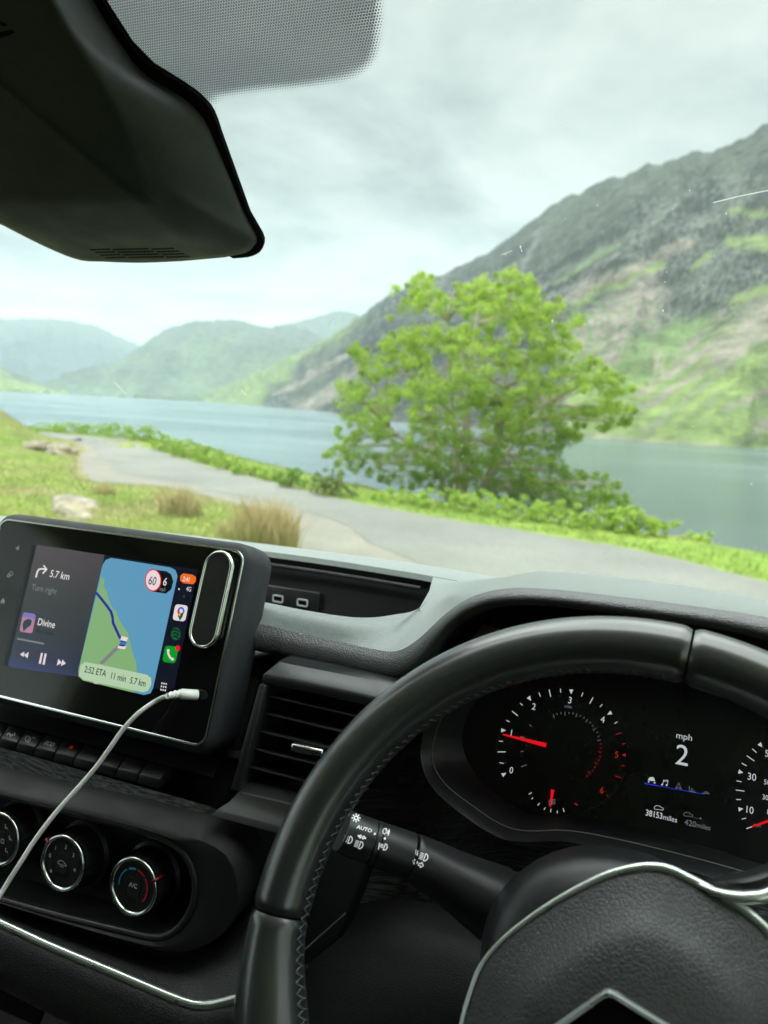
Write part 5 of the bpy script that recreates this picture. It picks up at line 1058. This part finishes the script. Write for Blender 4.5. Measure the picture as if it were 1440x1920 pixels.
sl7(arc7(388, 193, 13, 13, 0, 360), 1.4)
for a in range(0, 360, 45): sl7([(388+20*cos(radians(a)), 193+20*sin(radians(a))), (388+28*cos(radians(a)), 193+28*sin(radians(a)))], 1.4)
text_px(b, sthit, 'AUTO', *s7(390, 262), 6.6, 17, sx=1.12, bold=.02)
def lamp(X, Y, s_, rays=5, flip=1):
    sl7(arc7(X, Y, 22*s_*flip, 25*s_, -90, 90), 1.3); sl7([arc7(X, Y, 22*s_*flip, 25*s_, -90, 90)[0], arc7(X, Y, 22*s_*flip, 25*s_, -90, 90)[-1]], 1.3)
    for i in range(rays):
        yy = (i-(rays-1)/2)*10*s_; c_, d_ = cos(radians(20)), sin(radians(20)); xa, xb_ = -10*s_*flip, -34*s_*flip; sl7([(X+xa*c_-yy*d_, Y+xa*d_+yy*c_), (X+xb_*c_-(yy)*d_, Y+xb_*d_+(yy)*c_)], 1.0)
lamp(340, 340, 1.0); lamp(412, 375, 1.0); lamp(414, 318, .42, 3); lamp(440, 326, .42, 3, -1); lamp(850, 458, 1.0)
lamp(578, 388, .9, 3); sl7([(545, 362), (538, 405)], 1.1); lamp(586, 284, .8, 3, -1); sl7([(612, 270), (604, 312)], 1.1)
put_px(b, sthit, [s7(*p) for p in circ2(514, 301, 8)], 0, .0004); put_px(b, sthit, [s7(*p) for p in circ2(582, 332, 8)], 0, .0004)
sl7([(793, 408), (789, 440)], 1.2); sl7([(804, 412), (800, 446)], 1.2)
sl7([(771, 483), (785, 472), (783, 481), (802, 487), (798, 500), (780, 495), (779, 504)], 1.2, True); sl7([(842, 516), (832, 492), (829, 502), (812, 498), (808, 512), (824, 517), (820, 528)], 1.2, True)
b.build('stalk_symbols', M['print'], stk)

# ---- steering wheel --------------------------------------------------
sw = thing('steering_wheel', WC-WN*.02, 'black leather steering wheel with stitched inner edge and silver trimmed hub', 'steering wheel')
def wpt(r_, a, k=0): return WC+WU*(r_*cos(a))+WV*(r_*sin(a))+WN*k
def rimprof(a):   # a in degrees -> centre radius, tube radius
    d = (a+360) % 360; g_ = smooth(182, 200, d)*(1-smooth(330, 350, d)) if d > 180 else 0
    return .1770-.002*g_, .0158+.0040*g_
def arc_rim(a0, a1, nm, matl):
    n_ = int(abs(a1-a0)*1.4)+8; rows = []; seg = 28
    for i in range(n_):
        a = a0+(a1-a0)*i/(n_-1); R_, t_ = rimprof(a); e = min(a-a0, a1-a) if a1 > a0 else 9; e = max(0, e); t_ = t_-.0016*(1-smooth(0, 1.1, e))
        ar = radians(a); c = wpt(R_, ar); er = WU*cos(ar)+WV*sin(ar)
        rows.append([c+er*(t_*cos(2*pi*k/seg))+WN*(t_*1.06*sin(2*pi*k/seg)) for k in range(seg)])
    b = MB(); b.grid(rows, closed=True); b.poly(rows[0]); b.poly(rows[-1]); return b.build(nm, matl, sw, smooth=True, angle=80)
arc_rim(84.2, 180.6, 'rim', M['leather']); arc_rim(181.0, 265, 'grip', M['leather']); arc_rim(0, 83.8, 'grip', M['leather']); arc_rim(265.4, 359.6, 'rim_base', M['leather'])
# stitching on the inner edge
b = MB()
def tor(a, ph):
    R_, t_ = rimprof(a); ar = radians(a); er = WU*cos(ar)+WV*sin(ar); ph = radians(ph); return wpt(R_, ar)+er*((t_+.0003)*cos(ph))+WN*((t_*1.06+.0003)*sin(ph))
a = 86.0
while a < 232:
    b.tube([tor(a, 160), tor(a+.45, 167), tor(a+.9, 176)], .00032, 5); b.tube([tor(a+.9, 176), tor(a+1.0, 183), tor(a+1.45, 190)], .00028, 5); b.tube([tor(a+.9, 176), tor(a+1.3, 167), tor(a+1.75, 160)], .00024, 5); a += 1.75
b.build('stitching', M['thread'], sw, smooth=True)
# hub
hub_px = [(835, 2100), (852, 2000), (865, 1920), (882, 1860), (902, 1810), (936, 1768), (977, 1733), (1032, 1695), (1090, 1662), (1140, 1639), (1186, 1627), (1223, 1624), (1257, 1630), (1298, 1650), (1340, 1672), (1394, 1705), (1440, 1745), (1500, 1810), (1530, 1900), (1530, 2100)]
HP = WP.hit
def hubk(x, y, k): d = ray(x, y); return d*((WC.dot(WN)+k)/d.dot(WN))
hc = (1165, 1960)
def inset(P, f, g_=None): return [(x+(hc[0]-x)*f, y+(hc[1]-y)*f) for x, y in P]
H0 = crom([hubk(x, y, 0) for x, y in hub_px], 90); 
Hb = [p-WN*.03 for p in H0]; H1 = [p.lerp(hubk(*hc, .002), .03)+WN*.001 for p in H0]; H2 = [p.lerp(hubk(*hc, .004), .14)+WN*.004 for p in H0]; H3 = [p.lerp(hubk(*hc, .012), .26)+WN*.006 for p in H0]; H4 = [p.lerp(hubk(*hc, .012), .42)+WN*.011 for p in H0]; H5 = [p.lerp(hubk(*hc, .012), .70)+WN*.012 for p in H0]; H6 = [p.lerp(hubk(*hc, .012), .97)+WN*.010 for p in H0]
b = MB(); b.grid(loft([H1, H2, H3, H4, H5, H6], 5)); b.grid([Hb, H0, H1]); b.poly(H6); b.build('airbag_cover', M['hubp'], sw, smooth=True, angle=70)
b = MB(); b.tube([p+WN*.0006 for p in H0], [.0011+.0011*smooth(20, 60, i) for i in range(90)], 12, flat=1.0); b.build('silver_trim', M['silver'], sw, smooth=True, angle=180)
# silver branch and spokes to the right, left-lower spoke
b = MB(); b.tube(crom([hubk(1290, 1648, .001), hubk(1330, 1668, .002), hubk(1370, 1680, .003), hubk(1410, 1682, .003), hubk(1450, 1672, .002), hubk(1560, 1610, 0)], 30), [.0013+.0020*smooth(0, 14, i) for i in range(30)], 12); b.build('silver_branch', M['silver'], sw, smooth=True, angle=180)
b = MB(); b.grid(loft([crom([hubk(1325, 1650, -.012), hubk(1380, 1637, -.006), hubk(1440, 1618, -.004), hubk(1560, 1560, -.004)], 14), crom([hubk(1335, 1655, -.004), hubk(1390, 1652, .004), hubk(1440, 1640, .005), hubk(1565, 1580, .004)], 14), crom([hubk(1360, 1676, 0), hubk(1395, 1678, .002), hubk(1440, 1672, .002), hubk(1570, 1605, 0)], 14)], 5)); b.build('spoke', M['satin'], sw, smooth=True)
b = MB(); b.tube([wpt(.06, radians(225), -.004), wpt(.11, radians(224), -.010), wpt(.165, radians(223), -.003)], [.022, .017, .015], 16, flat=.6, up=WN); b.build('spoke', M['satin'], sw, smooth=True)
# lozenge emblem
EK = .026; ap, apl, apr = hubk(1140, 1856, EK), hubk(1058, 1914, EK), hubk(1243, 1920, EK); dl_ = (apl-ap).normalized(); dr_ = (apr-ap).normalized(); LZ = .046
def loz(s_, k):
    c = ap+(dl_+dr_)*(LZ/2); P = [ap, ap+dr_*LZ, ap+(dl_+dr_)*LZ, ap+dl_*LZ]; out_ = []
    for i in range(4):
        p, q_, r_ = P[i-1], P[i], P[(i+1) % 4]
        out_ += [q_.lerp(p, .09), q_.lerp(p, .045)*.985+q_.lerp(r_, .045)*.015, q_.lerp(p, .03).lerp(q_.lerp(r_, .03), .5), q_.lerp(r_, .045), q_.lerp(r_, .09)]
    return [c+(p-c)*s_+WN*k for p in out_]
b = MB(); b.grid([loz(1.03, -.006), loz(1.02, -.001), loz(.985, .0004), loz(.94, .0), loz(.90, -.001), loz(.885, -.006)], closed=True); em = b.build('emblem', M['silver'], sw, smooth=True, angle=50)
b = MB(); b.poly(loz(.90, -.004)); b.build('emblem_inlay', M['gloss'], em)

# ---- sensor housing ---------------------------------------------------
hs = thing('sensor_housing', WS.hit(250, 380), 'large black sensor housing hanging from the top of the windscreen', 'sensor housing')
fl = [(120, -160), (200, 0), (250, 78), (290, 118), (345, 152), (378, 176), (402, 205), (420, 255), (445, 325), (470, 395), (493, 435), (497, 452), (490, 467), (470, 476), (440, 479)]
flin = [(90, -160), (174, 0), (228, 85), (269, 137), (325, 172), (358, 196), (385, 228), (406, 274), (432, 335), (458, 400), (480, 440), (481, 455), (470, 467), (455, 472), (425, 478)]
def wk(x, y, k): d = ray(x, y); return d*((WS.o.dot(WS.n)+k)/d.dot(WS.n))
FO = crom([wk(x, y, .001) for x, y in fl], 60); FI = crom([wk(x, y, .006) for x, y in flin], 60)
b = MB(); b.grid([FO, [p+WS.n*.004 for p in FO], FI]); b.poly([wk(x, y, .0025) for x, y in fl]+[wk(x, y, .0025) for x, y in [(340, 483), (264, 485), (200, 483), (153, 480), (100, 460), (50, 435), (0, 406), (-120, 342), (-330, 227), (-330, -160)]]); b.build('flange', M['void'], hs, smooth=True, angle=50)  # flange rim, plus a hidden back plate added against light leaks
bot = [(425, 478), (340, 485), (264, 488), (200, 486), (153, 483), (100, 463), (50, 438), (0, 409), (-120, 345), (-330, 230)]
# outline rail (flange inner then bottom edge), crease rail, inner rail
out_r = crom([wk(x, y, .006) for x, y in flin], 60)+crom([wk(x, y, .008) for x, y in bot], 50)[1:]
cr_px = [(10, -180), (100, 0), (140, 70), (180, 138), (205, 180), (222, 215), (236, 250), (250, 290), (262, 322), (270, 348), (276, 362), (280, 370), (283, 375), (284, 377), (280, 379)]
cr2_px = [(280, 379), (230, 380), (180, 381), (130, 382), (90, 383), (50, 382), (10, 380), (-40, 376), (-150, 350), (-360, 240)]
cr_r = crom([wk(x, y, .055) for x, y in cr_px], 60)+crom([wk(x, y, .057) for x, y in cr2_px], 50)[1:]
mid_r = [a.lerp(c, .55)+WS.n*.006 for a, c in zip(out_r, cr_r)]
cc = wk(-260, -60, .064); in_r = [p.lerp(cc, .12)+WS.n*.001 for p in cr_r]; in2 = [p.lerp(cc, .6) for p in cr_r]; in3 = [p.lerp(cc, .97) for p in cr_r]
b = MB(); b.grid(loft([[p-WS.n*.003 for p in out_r], out_r, out_r[:0] or [p.lerp(c, .06)+WS.n*.004 for p, c in zip(out_r, mid_r)], mid_r, [p.lerp(c, .08) for p, c in zip(cr_r, mid_r)], cr_r, in_r, in2, in3], 4)); b.poly(in3)
hb = b.build('housing_shell', M['house'], hs, smooth=True, angle=180)
hb_v = [V(v_) for v_ in b.v]; hbv = BVHTree.FromPolygons(hb_v, [list(f) for f in b.f if len(f) == 4])
def hhit(x, y):
    h = hbv.ray_cast(V((0, 0, 0)), ray(x, y).normalized()); return h[0] if h[0] is not None else wk(x, y, .03)
b = MB()
for i in range(4):
    y0 = 466.5+i*5.0; xa = 167+i*9.5
    for (p, q_) in ((0, 38), (42, 110), (115, 158)):
        put_px(b, hhit, [(xa+p, y0+.6-p*.012), (xa+q_, y0-.4-q_*.012), (xa+q_+4, y0+2.6-q_*.012), (xa+p+4, y0+3.4-p*.012)], 0, .0005)
for P in ([(0, 38), (14, 46), (10, 50), (0, 47)], [(0, 60), (22, 55), (29, 60), (18, 66), (0, 72)]): put_px(b, hhit, P, 0, .0005)
b.build('vent_slots', M['void'], hs)

# ================================================================== HAZE
hzm = bpy.data.materials.new('valley_haze'); hzm.use_nodes = True; t = hzm.node_tree; t.nodes.clear(); o = N(t, 'ShaderNodeOutputMaterial'); pv = N(t, 'ShaderNodeVolumePrincipled')
pv.inputs['Color'].default_value = (.72, .86, .93, 1); pv.inputs['Density'].default_value = .8e-4; pv.inputs['Anisotropy'].default_value = .0; L(t, pv, 0, o, 'Volume')
b = MB(); b.box((-9200, -9200, -17), (18400, 0, 0), (0, 18400, 0), (0, 0, 1100)); ho = b.build('haze', hzm); tag(ho, 'thin valley haze', kind='stuff')
